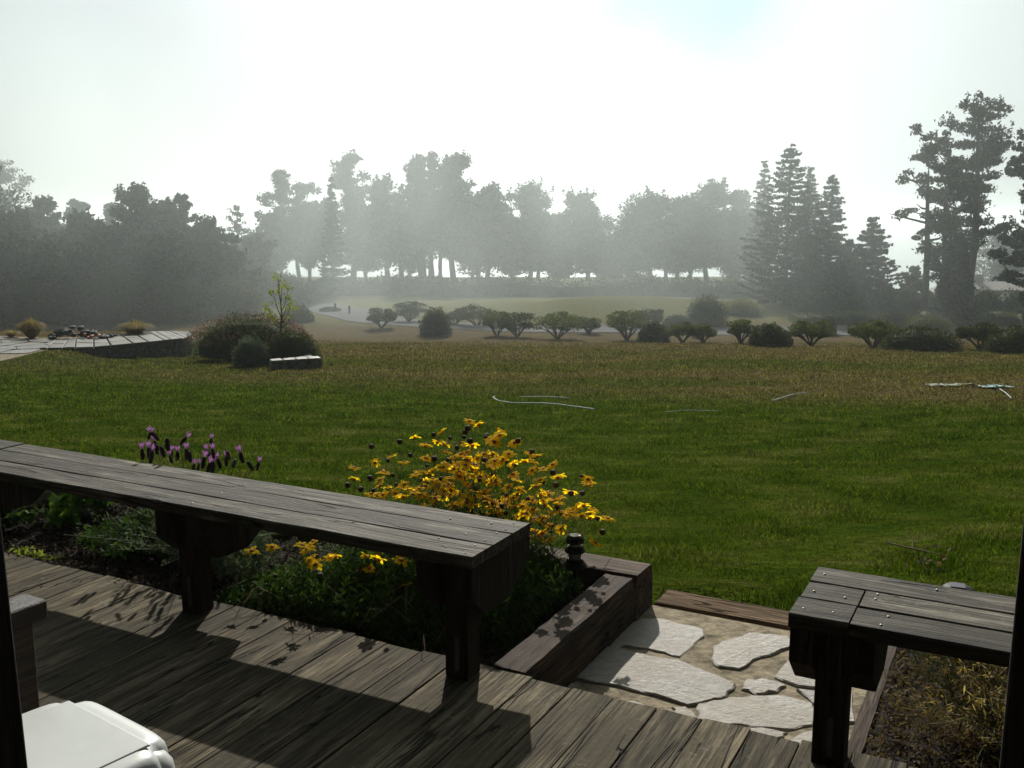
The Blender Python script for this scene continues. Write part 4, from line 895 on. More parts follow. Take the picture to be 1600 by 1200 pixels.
# the planting bed at the end of the terrace wall
q = GH(372, 566); q.y += 1.2; big = q
root = thing('flowering_shrub', 'wide dark shrub with purple flower wisps at the end of the seat wall', 'shrub', (q.x, q.y, q.z)); 
core_dome(1.45, 1.0, 0.98).build('stems', M['dark'], root)
link('crown', np_mesh('crown', dome_leaves(12000, 1.65, 1.2, 1.15, 0.05, spiky=0.6), 4, M['dark']), root)
d = unit(1100); d[:, 2] = np.abs(d[:, 2]) * 0.7 + 0.35; bs = d * np.array([1.6, 1.15, 1.05]); wv = []
for b, dd in zip(bs, d):
    L_ = rng.uniform(0.06, 0.2); ll = np.linspace(0, 1, 4)[:, None]; wv.append(b + (dd * np.array([0.6, 0.6, 1.0])) * L_ * ll)
link('blossom', np_mesh('blossom', leaf_tris(np.concatenate(wv), 0.045, 0.4, (0, 0, 1), 0.8), 4, M['mauve']), root)
q = GH(402, 574); q.y += 0.75
shrub_round('grey wispy shrub in front of the purple-flowering one', q - Vector((0.25, 0.35, 0)), 0.46, 0.48, 0.72, 'grey', 3800, 0.05)
q = GH(448, 572); q.y += 0.7
shrub_round('rounded bright green shrub right of the purple-flowering one', q, 0.72, 0.66, 0.82, 'hedge', 6500, 0.05)
sap = GH(441, 545); sap = Vector((sap.x * 26.5 / sap.y, 26.5, 0)); sap.z = Tz(sap.x, sap.y)
root = thing('sapling', 'slender young tree with sparse lime leaves rising from the bed', 'tree', tuple(sap)); st = MB(); c = []
st.tube([(0, 0, 0), (-0.03, 0, 0.7), (0.02, 0, 1.2), (-0.02, 0, 2.15)], [0.035, 0.028, 0.022, 0.008], 6)
for (x, z0, z1) in ((-0.32, 0.95, 1.5), (0.3, 1.0, 1.55), (-0.18, 1.2, 1.85), (0.2, 1.3, 1.95), (0.36, 0.9, 1.38), (-0.36, 0.85, 1.3), (0.1, 1.5, 2.1), (-0.08, 1.6, 2.25), (0.25, 1.1, 1.75)):
    e = Vector((x, random.uniform(-0.25, 0.25), z1)); st.tube([(0, 0, z0), Vector((x * 0.5, e.y * 0.5, z0 + (z1 - z0) * 0.35)), e], [0.014, 0.010, 0.004], 4)
    c.append(ell_pts(26, e, (0.13, 0.13, 0.13), 0.2)); c.append(ell_pts(12, Vector((x * 0.6, e.y * 0.6, z0 * 0.4 + z1 * 0.6)), (0.12, 0.12, 0.12), 0.2))
st.build('trunk', M['bark'], root); link('crown', np_mesh('crown', leaf_tris(np.concatenate(c), 0.085, 0.5), 4, M['lime']), root)
a, b = GH(424, 579), GH(503, 575); root = thing('bed_kerb', 'low stone-topped kerb at the right tip of the shrub bed', 'kerb', tuple(b)); d = a - b; d.z = 0; nrm_ = Vector((-d.y, d.x, 0)).normalized()
if nrm_.y < 0: nrm_ = -nrm_
mb = MB(); poly = [Vector((0, 0, 0)), d, d + nrm_ * 0.25, nrm_ * 1.0 + d * 0.05]; mb.prism([(q.x, q.y) for q in poly], -0.4, 0.20); mb.build('core', M['wallstone'], root)
for k in range(4):
    s0, s1 = k / 4 + 0.01, (k + 1) / 4 - 0.01; wq = 0.34; m2 = MB(); p4 = [d * s0 - nrm_ * 0.03, d * s1 - nrm_ * 0.03, d * s1 + nrm_ * (wq - 0.1 * s1), d * s0 + nrm_ * wq]; m2.prism([(q.x, q.y) for q in p4], 0.202, 0.25); m2.build('coping_stone', M['flagfar'], root, bevel=0.008)

# row of shrubs along the drive: (kind, x0, x1, top, base, material, label)
row = [
    ('v', 572, 617, 483, 513, 'scrub', 'pale open shrub leftmost along the near side of the drive'),
    ('r', 657, 703, 484, 523, 'hedge', 'dense dark globe shrub leftmost of the clipped ones by the drive'),
    ('v', 752, 800, 487, 525, 'bush', 'open shrub touching a denser one left of the centre of the drive'),
    ('v', 783, 834, 490, 527, 'hedge', 'bushy dense-topped shrub right beside an open one by the drive'),
    ('v', 839, 906, 488, 530, 'bush', 'wide multi-stemmed shrub standing alone mid drive'),
    ('v', 902, 938, 497, 521, 'bush', 'small shrub just right of the wide multi-stemmed one'),
    ('v', 952, 1012, 487, 532, 'bush', 'tall fan-shaped shrub leaning over a low round one'),
    ('r', 1000, 1044, 506, 535, 'hedge', 'low round shrub at the foot of the fan-shaped one'),
    ('v', 1047, 1092, 504, 535, 'bush', 'left one of two small open shrubs standing together'),
    ('v', 1080, 1121, 508, 535, 'bush', 'right one of two small open shrubs standing together'),
    ('v', 1138, 1182, 501, 536, 'bush', 'open yellow-green shrub just left of the clipped dark ball'),
    ('r', 1175, 1234, 509, 541, 'hedge', 'clipped dark ball shrub beside the drive'),
    ('v', 1241, 1303, 502, 541, 'bush', 'single-trunk umbrella-shaped shrub right of the clipped ball'),
    ('v', 1338, 1402, 503, 543, 'bush', 'spreading shrub at the left end of the long clipped hedge'),
    ('r', 1392, 1502, 515, 547, 'hedge', 'long low clipped hedge by the drive at right'),
    ('v', 1508, 1568, 506, 546, 'hedge', 'flat-topped dark shrub near the right edge'),
    ('r', 1553, 1640, 514, 551, 'hedge', 'big dark clipped shrub cut by the right edge'),
    ('r', 1418, 1492, 494, 521, 'bush', 'tufty shrub behind the long clipped hedge'),
    ('r', 1380, 1424, 490, 516, 'hedge', 'dark shrub behind the spreading one at right'),
    ('r', 1284, 1306, 497, 522, 'scrub', 'small grey-green shrub behind the umbrella-shaped one'),
    ('v', 612, 662, 472, 503, 'scrub', 'hazy shrub beyond the drive behind the left globe'),
    ('v', 716, 774, 479, 510, 'scrub', 'hazy wide shrub beyond the drive left of centre'),
    ('v', 690, 730, 486, 507, 'scrub', 'hazy low shrub between two others beyond the drive'),
    ('v', 995, 1040, 484, 512, 'scrub', 'hazy shrub beyond the drive behind the fan-shaped one'),
    ('r', 1038, 1082, 494, 513, 'scrub', 'low hazy mound of leaves beyond the drive'),
    ('r', 1076, 1136, 464, 508, 'scrub', 'big hazy dark shrub beyond the drive'),
    ('r', 1130, 1190, 469, 492, 'golden', 'faint yellow-green shrub on the field beyond the drive'),
    ('r', 440, 485, 478, 503, 'scrub', 'low hazy shrub behind the sapling by the drive'),
    ('r', 0, 40, 462, 493, 'scrub', 'domed grey shrub at the far left below the trees'),
    ('r', 45, 115, 466, 494, 'scrub', 'wide domed shrub second from the far left'),
    ('r', 130, 260, 458, 496, 'scrub', 'broad hazy thicket dome below the left trees'),
    ('r', 245, 340, 470, 496, 'scrub', 'low hazy thicket right of the broad dome'),
    ('r', 500, 530, 480, 486, 'scrub', 'tiny shrub at the bend of the drive'),
]
for k, (kd, x0, x1, yt, yb, mt, lb) in enumerate(row):
    q = GH((x0 + x1) / 2, yb + 1.0); pm = FPX / (q.y * CP + 0.9); wd = 1.12 * (x1 - x0) / pm; h = 1.06 * (yb - yt) / pm
    if kd == 'v': shrub_vase(lb, q + Vector((0, wd * 0.25, 0)), wd, h, mt, seed=k, group='shrubs along the drive', n=3600, size=0.10)
    else: shrub_round(lb, q + Vector((0, wd * 0.2, 0)), wd / 2, min(wd / 2, 1.3), h, mt, n=4200, size=0.10, group='shrubs along the drive')
# small marker posts by the drive
for (x, y0, y1, lb) in ((524, 474, 487, 'short dark post left of the pair at the bend of the drive'), (546, 478, 490, 'short dark post standing alone at the bend of the drive'), (490, 493, 502, 'low stump-like post on the near side of the bend'), (1237, 529, 541, 'little dark post between the clipped ball and the umbrella shrub')):
    q = GH(x, y1); pm = FPX / (q.y + 0.9); mb = MB(); hh = (y1 - y0) / pm
    mb.tube([(0, 0, -0.05), (0, 0, hh)], 0.07, 8); mb.tube([(0, 0, hh * 0.8), (0, 0, hh * 0.86)], 0.10, 8); tag(mb.build('marker_post', M['fence'], None, tuple(q)), lb, 'post', 'short posts beside the drive')

# ------------------------------------------------------------------ trees
G = 'pines of the windbreak beyond the field'
def pine(label, px, ytop, Y, wpx, cb=0.35, mat='pine', n=9000, seed=0, group=None, lean=0.0, airy=0.0, flat=0.0, trunks=1, size=0.26, name='pine_tree', prof=None, scr=1.0, bare=0.0):
    if group == G: Y += 14; wpx *= 1.14; cb = max(0.2, cb - 0.03 + ((px * 31) % 7 - 3) * 0.025); size = 0.30; n = int(n * 1.15); prof = prof or (lambda t: (0.16 + 0.84 * (1 - t) ** 0.7) * min(1.0, 0.6 + t * 1.6))
    rr = random.Random(seed); base = GY(px, Y); pm = FPX / (Y + 0.9); top = CAMH - (ytop - 339.3) / FPX * Y
    H = top - base.z; Wd = wpx / pm * 1.12
    root = thing(name, label, 'tree', tuple(base), 0, group); tk = MB(); cl = []
    for tno in range(trunks):
        off = (tno - (trunks - 1) / 2) * Wd * 0.22; Ht = H * (1 - 0.08 * tno * 1.3)
        def tp(s): return Vector((off + lean * Wd * s * s + 0.04 * Wd * math.sin(s * 5 + seed), 0.03 * Wd * math.cos(s * 4), Ht * s - 0.3 * (1 - s)))
        tr0 = H * 0.017 / math.sqrt(trunks) + 0.07; ts = [i / 9 for i in range(10)]
        tk.tube([tp(s) for s in ts], [tr0 * (1.25 - 1.1 * s) for s in ts], 7)
        nb = int((40 if not airy else 26) * scr / trunks ** 0.5)
        for i in range(nb):
            s = cb * 0.8 + (1 - cb * 0.8) * ((i + rr.random()) / nb) ** 0.9; s = min(s, 0.985); tt = (s - cb) / (1 - cb)
            pr = (prof(max(tt, 0)) if prof else (math.sin(math.pi * min(1, max(0.0, tt) * 0.78 + 0.20)) ** 0.75)) if tt >= -0.02 else 0.5
            ln = Wd * 0.52 * pr * rr.uniform(0.55, 1.08); a = rr.uniform(0, 6.283); st0 = tp(s)
            dr = Vector((math.cos(a), math.sin(a) * 0.85, 0)); e = st0 + dr * ln + Vector((0, 0, ln * rr.uniform(0.05, 0.55)))
            m1 = st0 + dr * ln * 0.5 + Vector((0, 0, ln * rr.uniform(-0.05, 0.15)))
            tk.tube([st0, m1, e], [tr0 * 0.35 * (1.1 - s * 0.7) + 0.02, tr0 * 0.22 + 0.012, 0.015], 4, False)
            if tt < 0 and rr.random() < 0.55: continue
            kk = 4 if ln > Wd * 0.28 else 3
            for j in range(kk):
                f = 1 - 0.36 * j + rr.uniform(-0.08, 0.05); c_ = (m1.lerp(e, (f - 0.5) * 2) if f > 0.5 else st0.lerp(m1, f * 2)) + Vector((rr.gauss(0, 0.04), rr.gauss(0, 0.04), rr.uniform(0, 0.05))) * Wd
                if j == 0 and not airy:
                    for _ in range(3): cl.append((c_ + Vector((rr.gauss(0, .05), rr.gauss(0, .05), rr.uniform(0.02, 0.07))) * Wd, (Wd * 0.022, Wd * 0.022, Wd * rr.uniform(0.04, 0.07))))
                if airy and rr.random() < airy * 0.4: continue
                r = Wd * rr.uniform(0.085, 0.15) * (1 - airy * 0.35) * (0.6 + 0.5 * pr); cl.append((c_, (r, r * 0.95, r * (rr.uniform(0.45, 0.75) if not flat else rr.uniform(0.26, 0.42)))))
        if not airy and not flat:
            for i in range(12):
                s = cb + (0.93 - cb) * i / 11; q = 0.17 * (1.1 - 0.6 * i / 11); cl.append((tp(s) + Vector((rr.gauss(0, .06), rr.gauss(0, .06), 0)) * Wd, (Wd * q, Wd * q, H * 0.05)))
        cl.append((tp(0.985), (Wd * 0.07, Wd * 0.07, Wd * 0.07))); cl.append((tp(0.93), (Wd * 0.11, Wd * 0.1, Wd * 0.07)))
    vol = [r[0] * r[1] * r[2] for _, r in cl]; tot = sum(v ** 0.7 for v in vol); c = []
    for (e, r), v in zip(cl, vol):
        k = max(8, int(n * 1.9 * v ** 0.7 / tot)); c.append(ell_pts(k * 3 // 4, e, np.asarray(r) * 0.92, 0.1)); c.append(np.asarray(e) + np.clip(rng.normal(0, 0.5, (k - k * 3 // 4, 3)), -1.05, 1.05) * np.asarray(r))
    tk.build('trunk', M['bark'], root)
    if not bare: link('crown', np_mesh('crown', leaf_tris(np.concatenate(c), size, 0.5), 4, M[mat]), root)
    return root
def spruce(label, px, ytop, Y, wpx, seed=0, n_t=24, mat='spruce', gap=1.0, cb=0.05, group=None, size=0.26, dens=1.0):
    rr = random.Random(seed); base = GY(px, Y); pm = FPX / (Y + 0.9); top = CAMH - (ytop - 339.3) / FPX * Y; H = top - base.z; Wd = wpx / pm
    root = thing('spruce_tree', label, 'tree', tuple(base), 0, group); tk = MB(); c = []
    tk.tube([(0, 0, -0.3), (0, 0, H * 0.5), (0, 0, H)], [H * 0.02, H * 0.012, 0.02], 7)
    for i in range(n_t):
        s = cb + (1 - cb) * (i + 0.3) / n_t; z = H * s; r = Wd * 0.5 * (1 - s) ** 0.72 * rr.uniform(0.86, 1.12) + Wd * 0.02; nb = 9 if s < 0.8 else 7
        for j in range(nb):
            a = 2 * math.pi * (j + rr.random() * 0.7) / nb; ln = r * rr.uniform(0.55, 1.18); z = H * s + rr.gauss(0, 0.35) * H / n_t; zt = z + ln * rr.uniform(-0.08, 0.16)
            e = Vector((ln * math.cos(a), ln * math.sin(a), zt)); m1 = Vector((ln * 0.55 * math.cos(a), ln * 0.55 * math.sin(a), z - ln * 0.06))
            tk.tube([(0, 0, z), m1, e], [0.035, 0.022, 0.008], 3, False)
            k = int((16 + 50 * (1 - s)) * dens); f = np.sqrt(rng.uniform(0.01, 1, k))[:, None]; p0 = np.array([0, 0, z]); pm_ = np.array(m1); pe = np.array(e)
            pts = np.where(f < 0.55, p0 + (pm_ - p0) * f / 0.55, pm_ + (pe - pm_) * (f - 0.55) / 0.45)
            sd = np.array([-math.sin(a), math.cos(a), 0]) * rng.normal(0, 0.17 * ln, k)[:, None] * (1.1 - f)
            c.append(pts + sd + rng.normal(0, 0.03, (k, 3)) + np.array([0, 0, -0.05]))
    tk.build('trunk', M['bark'], root); link('crown', np_mesh('crown', leaf_tris(np.concatenate(c), size, 0.45), 4, M[mat]), root); return root


pine('bare-twigged pale tree in the gap left of the tall open pine', 377, 324, 88, 52, 0.30, n=1000, seed=1, airy=0.8, size=0.22)
pine('tall open two-topped pine at the left end of the windbreak', 455, 273, 84, 96, 0.34, n=8500, seed=3, group=G, airy=0.3, trunks=2)
pine('leaning low-branched pine just right of the left windbreak end', 487, 330, 82, 70, 0.30, n=5000, seed=4, group=G)
spruce('narrow ragged spruce against the second windbreak pine', 522, 278, 83, 52, 5, 22, group=G)
pine('tall pine with a rounded top second in the windbreak', 551, 251, 84, 82, 0.30, n=9500, seed=6, group=G)
pine('lower broad pine between the two tallest windbreak groups', 601, 287, 83, 78, 0.32, n=8000, seed=7, group=G)
pine('left top of the highest middle group of pines', 655, 256, 84, 76, 0.30, n=9000, seed=8, group=G)
pine('highest rounded pine in the middle of the windbreak', 708, 252, 85, 90, 0.30, n=10500, seed=9, group=G)
pine('thin pine spire poking up between the highest middle crowns', 676, 246, 86, 46, 0.35, n=3500, seed=10, group=G)
pine('dark pine with spiky shoots right of the highest group', 765, 302, 82, 92, 0.28, n=9500, seed=11, group=G)
pine('pointed hazy pine right of the spiky dark one', 829, 297, 86, 98, 0.25, n=9500, seed=12, group=G)
pine('separate flat-layered pine before the dip in the treeline', 915, 311, 85, 90, 0.25, n=9500, seed=13, group=G)
pine('wide rounded pine just right of the dip in the treeline', 1012, 316, 84, 118, 0.22, n=11000, seed=14, group=G)
pine('hazy pine with a wispy tip left of the great spruce', 1103, 297, 86, 100, 0.22, n=10000, seed=15, group=G)
pine('dense pine crown beside the wispy-tipped one', 1062, 315, 86, 76, 0.22, n=7000, seed=16, group=G)
pine('pale half-hidden pine between wispy tip and great spruce', 1146, 305, 88, 70, 0.2, n=6500, seed=17, group=G)
for px_, yt_, wp_, lb_ in ((425, 345, 90, 'shadowy low pine under the tall open two-topped one'), (575, 340, 100, 'low infill pine before the second windbreak pine'), (640, 330, 100, 'low infill pine left of the highest group'), (735, 335, 110, 'low infill pine between highest group and spiky dark one'),
                          (800, 345, 90, 'low infill pine right of the spiky dark one'), (868, 348, 90, 'low infill pine left of the flat-layered one'), (950, 385, 80, 'lowest pine crown in the dip of the treeline'), (985, 350, 80, 'low infill pine right of the dip'), (1085, 338, 110, 'low infill pine under the wispy-tipped one'), (1160, 345, 110, 'low infill pine left of the great spruce')):
    pine(lb_, px_, yt_, 80 + (px_ * 7) % 9, wp_, 0.18 + ((px_ * 13) % 10) * 0.028, n=6500, seed=int(px_), group=G)
for px_, yt_, cb_, wp_, lb_ in ((508, 318, 0.5, 44, 'slim bare-legged pine behind the left windbreak spruce'), (628, 312, 0.46, 40, 'slim pine trunk standing in the gap left of the highest group'), (664, 300, 0.5, 40, 'slim pine trunk under the left of the highest group'), (690, 305, 0.42, 44, 'slim pine trunk under the highest rounded pine'), (748, 322, 0.5, 40, 'slim pine trunk before the spiky dark pine'), (842, 330, 0.45, 40, 'slim pine trunk right of the pointed hazy one'), (1040, 345, 0.5, 44, 'slim pine trunk among the wide rounded crowns')):
    pine(lb_, px_, yt_, 84, wp_, cb_, n=2600, seed=int(px_) + 5, group=G)
spruce('faint spruce tip just left of the great spruce', 1188, 255, 82, 80, 18, 26)
spruce('great layered spruce towering right of centre', 1226, 230, 72, 168, 19, 32, dens=1.5)
spruce('ragged layered spruce on the right shoulder of the great one', 1291, 276, 70, 112, 20, 28, dens=1.2)
spruce('dense low spruce before the gap in the treeline', 1357, 338, 66, 120, 21, 22, dens=1.5)
spruce('small spruce filling between the two right spruces', 1323, 372, 68, 90, 22, 18, dens=1.3)
spruce('half-hidden spruce behind the great one', 1258, 262, 76, 90, 23, 26)
# near pines at the right
def pr_tall(t): return 0.62 + 0.38 * math.sin(math.pi * min(1, t * 0.9 + 0.05)) - 0.28 * t
pine('tallest wind-shaped pine with a dense dark crown at right', 1508, 176, 62, 138, 0.36, n=7500, seed=31, size=0.22, prof=pr_tall, scr=0.68, flat=1, lean=0.02)
pine('slim bare-legged pine leaning on the left of the tallest one', 1454, 214, 61, 112, 0.26, n=4600, seed=32, airy=0.75, size=0.22, prof=pr_tall, trunks=2)
pine('dark pine cut off by the right edge of the view', 1604, 186, 58, 96, 0.10, n=12000, seed=33, size=0.22, scr=0.8, flat=1)
q = GY(1490, 60)
def cone_ivy(label, q, wd, h, n, mat, name='ivy_clad_trunk'):
    root = thing(name, label, 'tree', tuple(q)); c = unit(n); z = rng.uniform(0, 1, n) ** 1.1; a = rng.uniform(0, 6.28, n); r = (1 - z * 0.80) * wd / 2 * (rng.uniform(0.55, 1.05, n)) * (1 + 0.14 * np.sin(z * 19 + a * 2))
    tk = MB(); tk.tube([(0, 0, -0.2), (0, 0, h * 0.95)], [0.3, 0.12], 7); tk.build('trunk', M['bark'], root)
    link('crown', np_mesh('crown', leaf_tris(np.stack([r * np.cos(a), r * np.sin(a), z * h], 1), 0.24), 4, M[mat]), root)
cone_ivy('dark conical tree at the foot of the tallest pine', q, 2.9, 5.4, 8000, 'spruce', 'cypress_tree')
pine('small round tree in front of the grey roofs', 1422, 418, 66, 42, 0.2, n=2500, seed=35, size=0.2, name='small_tree')
pine('faint fogbound tree behind the right houses', 1562, 372, 96, 110, 0.1, n=6500, seed=36, name='distant_tree')
pine('faint low tree in the fog right of the tallest pine', 1590, 400, 90, 80, 0.05, n=4000, seed=37, name='distant_tree')
# dense wood on the left 
left = [(-30, 280, 70, 150, 'big dark tree cut by the left edge'), (20, 262, 88, 105, 'tall faint tree high at the far left'), (76, 316, 70, 74, 'knobbly dark tree with a small square top at left'), (40, 338, 66, 110, 'rounded dark tree below the tall faint one'),
        (124, 318, 80, 80, 'pale hazy tree between two darker left ones'), (133, 340, 66, 92, 'rounded dark tree in the middle of the left wood'), (186, 322, 82, 70, 'pale thin hazy tree left of the big left crown'),
        (226, 298, 68, 92, 'biggest rounded crown of the left wood'), (268, 318, 70, 66, 'spiky crown just right of the biggest left one'), (292, 308, 70, 48, 'wind-bent pine tip at the right of the left wood'),
        (325, 352, 68, 90, 'low sloping crown at the right end of the left wood'), (180, 372, 64, 120, 'low broad tree under the left crowns'), (90, 385, 62, 140, 'low dark thicket tree at left'), (10, 380, 62, 120, 'low dark tree at the far left edge'),
        (270, 378, 64, 120, 'low broad tree under the wind-bent tip'), (350, 392, 70, 90, 'low tree where the left wood slopes down'), (400, 372, 80, 80, 'grey rounded tree joining wood and windbreak')]
for k, (px, yt, Y, wp, lb) in enumerate(left):
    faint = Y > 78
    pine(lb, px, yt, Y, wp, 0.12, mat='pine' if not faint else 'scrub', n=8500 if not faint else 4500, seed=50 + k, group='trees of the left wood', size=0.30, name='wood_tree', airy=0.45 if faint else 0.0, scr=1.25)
for k, (x, y0, Y, wp, lb) in enumerate([(60, 418, 60, 130, 'brownish scrub tree low in the left wood'), (170, 405, 61, 130, 'russet scrub crown low in the left wood'), (270, 425, 62, 130, 'grey scrub crown right of the russet one'), (350, 430, 66, 120, 'hazy scrub crown at the corner of the wood'), (-20, 425, 60, 120, 'scrub crown at the left edge'), (430, 425, 74, 110, 'hazy scrub crown behind the sapling')]):
    q = GY(x, Y); top = CAMH - (y0 - 339.3) / FPX * Y; wd = wp / (FPX / (Y + .9))
    shrub_round(lb, q, wd / 2, wd / 2.6, top - q.z, 'scrub', n=6500, size=0.17, group='scrub below the left wood', name='scrub_tree', cat='scrub')

# hedges: long clipped bank under the windbreak, dark hedge mass at the right
def hedge(label, pts, h, dp, mat, n, size, seed=0):
    base = Vector(pts[0]); z0 = Tz(base.x, base.y); root = thing('hedge', label, 'hedge', (base.x, base.y, z0)); rr = random.Random(seed); c = []; mb = MB(); vs = []; fs = []; k = 0; seg = 40
    for i in range(seg + 1):
        s = i / seg * (len(pts) - 1); j = min(int(s), len(pts) - 2); q = Vector(pts[j]).lerp(Vector(pts[j + 1]), s - j); zz = Tz(q.x, q.y) - z0; hh = h * rr.uniform(0.62, 1.18)
        for dy, z in ((-dp / 2, 0), (-dp / 2, hh * 0.7), (-dp / 4, hh * 0.92), (dp / 4, hh * 0.92), (dp / 2, hh * 0.7), (dp / 2, 0)): vs.append((q.x - base.x, q.y - base.y + dy, zz + z * 0.95))
    for i in range(seg):
        for j in range(5): a = i * 6 + j; fs.append((a, a + 1, a + 7, a + 6))
    mb.add(vs, fs); mb.build('stems', M[mat], root)
    S = rng.uniform(0, seg - 0.001, n); V = np.array(vs).reshape(seg + 1, 6, 3); ii = S.astype(int); ff = (S - ii)[:, None]; jj = rng.integers(0, 5, n); gg = rng.uniform(0, 1, n)[:, None]
    A = V[ii, jj] * (1 - gg) + V[ii, jj + 1] * gg; B = V[ii + 1, jj] * (1 - gg) + V[ii + 1, jj + 1] * gg; c = A * (1 - ff) + B * ff + rng.normal(0, size * 0.6, (n, 3))
    link('crown', np_mesh('crown', leaf_tris(c, size), 4, M[mat]), root)
hedge('long dark hedge under the trunks of the windbreak', [(-42, 86), (-24, 86), (-15, 85), (-5, 84), (8, 84), (18, 82), (26, 79)], 1.45, 2.5, 'hedge', 24000, 0.26)
hedge('dark ragged hedge in front of the right houses', [(19, 66), (24, 64), (30, 63), (36, 62), (46, 61)], 1.9, 2.2, 'hedge', 17000, 0.2, 3)
hedge('low brushy bank along the drive at right', [(17, 60.3), (24, 60), (31, 59.5), (40, 58.5)], 0.8, 1.6, 'bush', 9000, 0.14, 4)

# ------------------------------------------------------------------ houses at the right
def house(label, cx, Y, wd, dp, zb, ze, zr, chim=(), gable=None):
    root = thing('house', label, 'house', (cx, Y, zb)); h = ze - zb; hr = zr - zb; a, b = wd / 2, dp / 2
    mb = MB(); mb.box(-a + 0.4, a - 0.4, -b + 0.4, b - 0.4, 0, h); mb.build('wall', M['housewall'], root)
    mb = MB(); mb.add([(-a, -b, h - 0.15), (a, -b, h - 0.15), (a, b, h - 0.15), (-a, b, h - 0.15), (-a + 1.6, 0, hr), (a - 1.6, 0, hr), (-a, -b, h + 0.02), (a, -b, h + 0.02), (a, b, h + 0.02), (-a, b, h + 0.02)],
                      [(6, 7, 5, 4), (7, 8, 5), (8, 9, 4, 5), (9, 6, 4), (0, 1, 7, 6), (1, 2, 8, 7), (2, 3, 9, 8), (3, 0, 6, 9), (3, 2, 1, 0)]); rf = mb.build('roof', M['roof'], root)
    for (x, y, hh) in chim: mb = MB(); mb.box(x - 0.35, x + 0.35, y - 0.35, y + 0.35, h, hr + hh); mb.box(x - 0.42, x + 0.42, y - 0.42, y + 0.42, hr + hh + 0.002, hr + hh + 0.12); mb.build('chimney', M['housewall'], rf)
    if gable:
        x, w2 = gable; mb = MB(); mb.box(x - w2 / 2 + 0.2, x + w2 / 2 - 0.2, -b - 1.5, -b + 0.39, 0, h - 0.4); mb.build('porch_wall', M['housewall'], root)
        mb = MB(); mb.add([(x - w2 / 2, -b - 1.8, h - 0.38), (x + w2 / 2, -b - 1.8, h - 0.38), (x + w2 * 0.22, -b + 0.3, h + 0.55), (x - w2 * 0.22, -b + 0.3, h + 0.55), (x - w2 / 2, -b - 1.8, h - 0.5), (x + w2 / 2, -b - 1.8, h - 0.5), (x + w2 * 0.22, -b + 0.3, h - 0.5), (x - w2 * 0.22, -b + 0.3, h - 0.5)],
                          [(0, 1, 2, 3), (4, 5, 1, 0), (5, 6, 2, 1), (7, 4, 0, 3), (7, 6, 5, 4)]); mb.build('porch_roof', M['roof'], root)
    for k in range(4):
        x = -a + 1.5 + k * (wd - 3) / 3; mb = MB(); mb.box(x - 0.5, x + 0.5, -b + 0.36, -b + 0.398, h - 1.5, h - 0.5); wn = mb.build('window', M['flagfar'], root)
        mb = MB(); mb.box(x - 0.42, x + 0.42, -b + 0.33, -b + 0.355, h - 1.42, h - 0.58); mb.build('pane', M['glass'], wn)
def XatY(px, Y): return (px - 800) / FPX * (Y * CP + 0.9)
def ZatY(py, Y): return CAMH - (py - 339.3) / FPX * Y
house('low house with grey hipped roof and porch left of the pines', XatY(1388, 80), 80, 9.5, 6, Tz(33, 80) - 0.1, ZatY(483, 80), ZatY(457, 80), gable=(-0.5, 4.0))
house('dark house with two chimneys behind the fence at the right edge', XatY(1560, 84), 84, 10, 7, Tz(36, 84) - 0.1, ZatY(456, 84), ZatY(438, 84), chim=((-1.8, 0, 0.5), (2.2, 0.3, 0.6)))
house('low pale-roofed shed beside the dark house', XatY(1555, 72), 72, 6.0, 3.5, Tz(34, 72) - 0.1, ZatY(484, 72), ZatY(470, 72))
q = Vector((XatY(1567, 88), 88, 0)); q.z = Tz(q.x, 88); mb = MB(); hh = ZatY(405, 88) - q.z; mb.tube([(0, 0, 0), (0, 0, hh)], [0.16, 0.11], 8); mb.box(-0.9, 0.9, -0.06, 0.06, hh - 0.6, hh - 0.46)
tag(mb.build('utility_pole', M['fence'], None, tuple(q)), 'wooden utility pole in the fog behind the dark house', 'pole')
fr_ = thing('board_fence', 'dark board fence between the pines and the dark house', 'fence', (XatY(1556, 76), 76, Tz(34, 76)))
top_ = ZatY(452, 76) - Tz(34, 76)
for k in range(20): mb = MB(); mb.box(-2.3 + k * 0.23, -2.3 + k * 0.23 + 0.21, -0.02, 0.02, 0, top_ + random.uniform(-0.03, 0.03)); mb.build('board', M['fence'], fr_)

# ------------------------------------------------------------------ fog
def vol_mat(name, d, g=0.55, col=(0.90, 1.0, 0.985)):
    m = bpy.data.materials.new(name); m.use_nodes = True; t = m.node_tree; t.nodes.remove(t.nodes['Principled BSDF'])
    v = t.nodes.new('ShaderNodeVolumePrincipled'); v.inputs['Color'].default_value = (*col, 1); v.inputs['Density'].default_value = d; v.inputs['Anisotropy'].default_value = g
    t.links.new(v.outputs[0], t.nodes['Material Output'].inputs['Volume']); return m
mb = MB(); mb.box(-3000, 3000, -40, 3000, -29, 22); tag(mb.build('haze', vol_mat('haze_air', 0.0005)), 'thin sea haze filling the air', 'haze', kind='stuff')
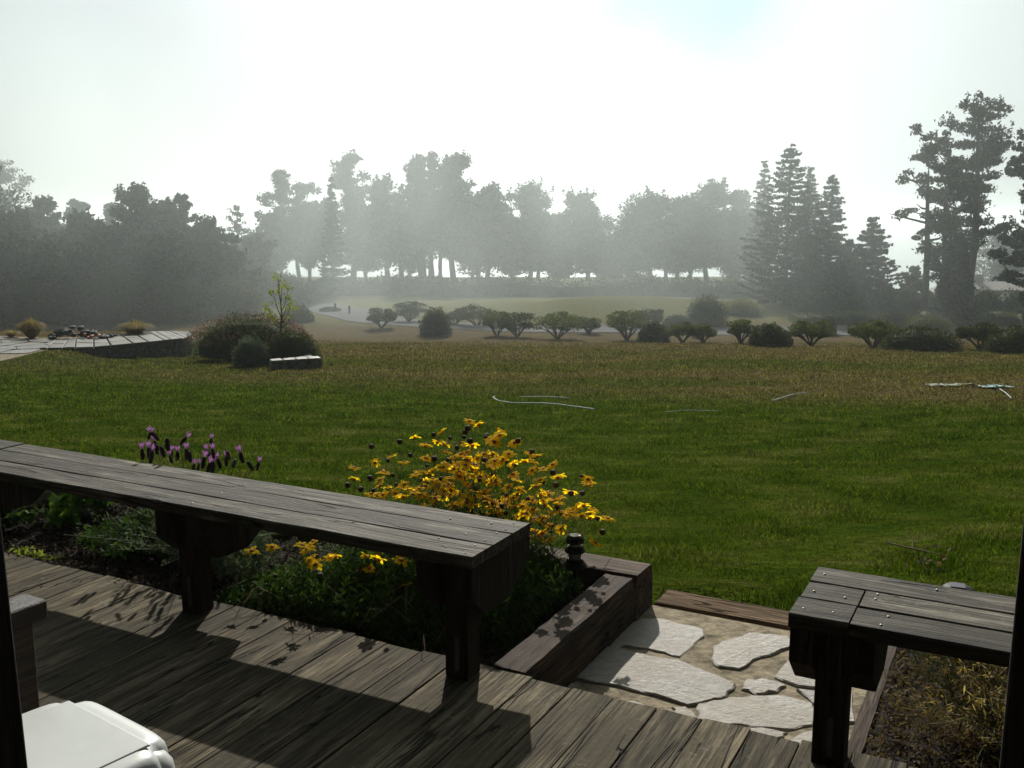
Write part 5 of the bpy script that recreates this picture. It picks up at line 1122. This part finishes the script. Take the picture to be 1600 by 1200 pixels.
# one drifting bank of sea mist between the shrub row and the trees: uneven density, fading out to its edges
mb = MB(); mb.box(-60, 60, 44, 126, -28, 20)
m = bpy.data.materials.new('fog_air'); m.use_nodes = True; t = m.node_tree; t.nodes.remove(t.nodes['Principled BSDF'])
v = t.nodes.new('ShaderNodeVolumePrincipled'); v.inputs['Color'].default_value = (0.90, 1.0, 1.0, 1); v.inputs['Anisotropy'].default_value = 0.55
ge = t.nodes.new('ShaderNodeNewGeometry'); pos = ge.outputs['Position']; sp = t.nodes.new('ShaderNodeSeparateXYZ'); t.links.new(pos, sp.inputs[0])
rt = t.nodes.new('ShaderNodeMapping'); rt.inputs['Rotation'].default_value = (0, R(28), R(8)); rt.inputs['Scale'].default_value = (1.0, 0.6, 0.55); t.links.new(pos, rt.inputs[0])
n1 = noise(t, rt.outputs[0], 0.085, 3.0, 0.55, 0.5)
wisp = ramp(t, n1, [(0.34, 0.15), (0.72, 1.0)])
def hump(src, c, w_, p_=2.0):              # 1 / (1 + |(x-c)/w|^p)
    return mth(t, 'DIVIDE', 1.0, mth(t, 'ADD', 1.0, mth(t, 'POWER', mth(t, 'ABSOLUTE', mth(t, 'DIVIDE', mth(t, 'SUBTRACT', src, c), w_)), p_)))
near = ramp(t, mth(t, 'DIVIDE', sp.outputs[1], 120.0), [(0.36, 0.0), (0.44, 0.9), (0.56, 1.25), (0.72, 0.9)])
side = mth(t, 'ADD', mth(t, 'MULTIPLY', hump(sp.outputs[0], 4.0, 20.0, 3.0), 0.06), 0.88)
side = mth(t, 'MULTIPLY', side, hump(sp.outputs[0], 0.0, 52.0, 12.0))
tall = hump(sp.outputs[2], -6.0, 19.0, 4.0)
d = mth(t, 'MULTIPLY', mth(t, 'MULTIPLY', wisp, near), mth(t, 'MULTIPLY', side, tall))
t.links.new(mth(t, 'MULTIPLY', d, 0.0128), v.inputs['Density']); t.links.new(v.outputs[0], t.nodes['Material Output'].inputs['Volume'])
m.cycles.volume_step_rate = 1.0
tag(mb.build('fog_bank', m), 'drifting bank of sea mist in front of the treeline', 'fog', kind='stuff')
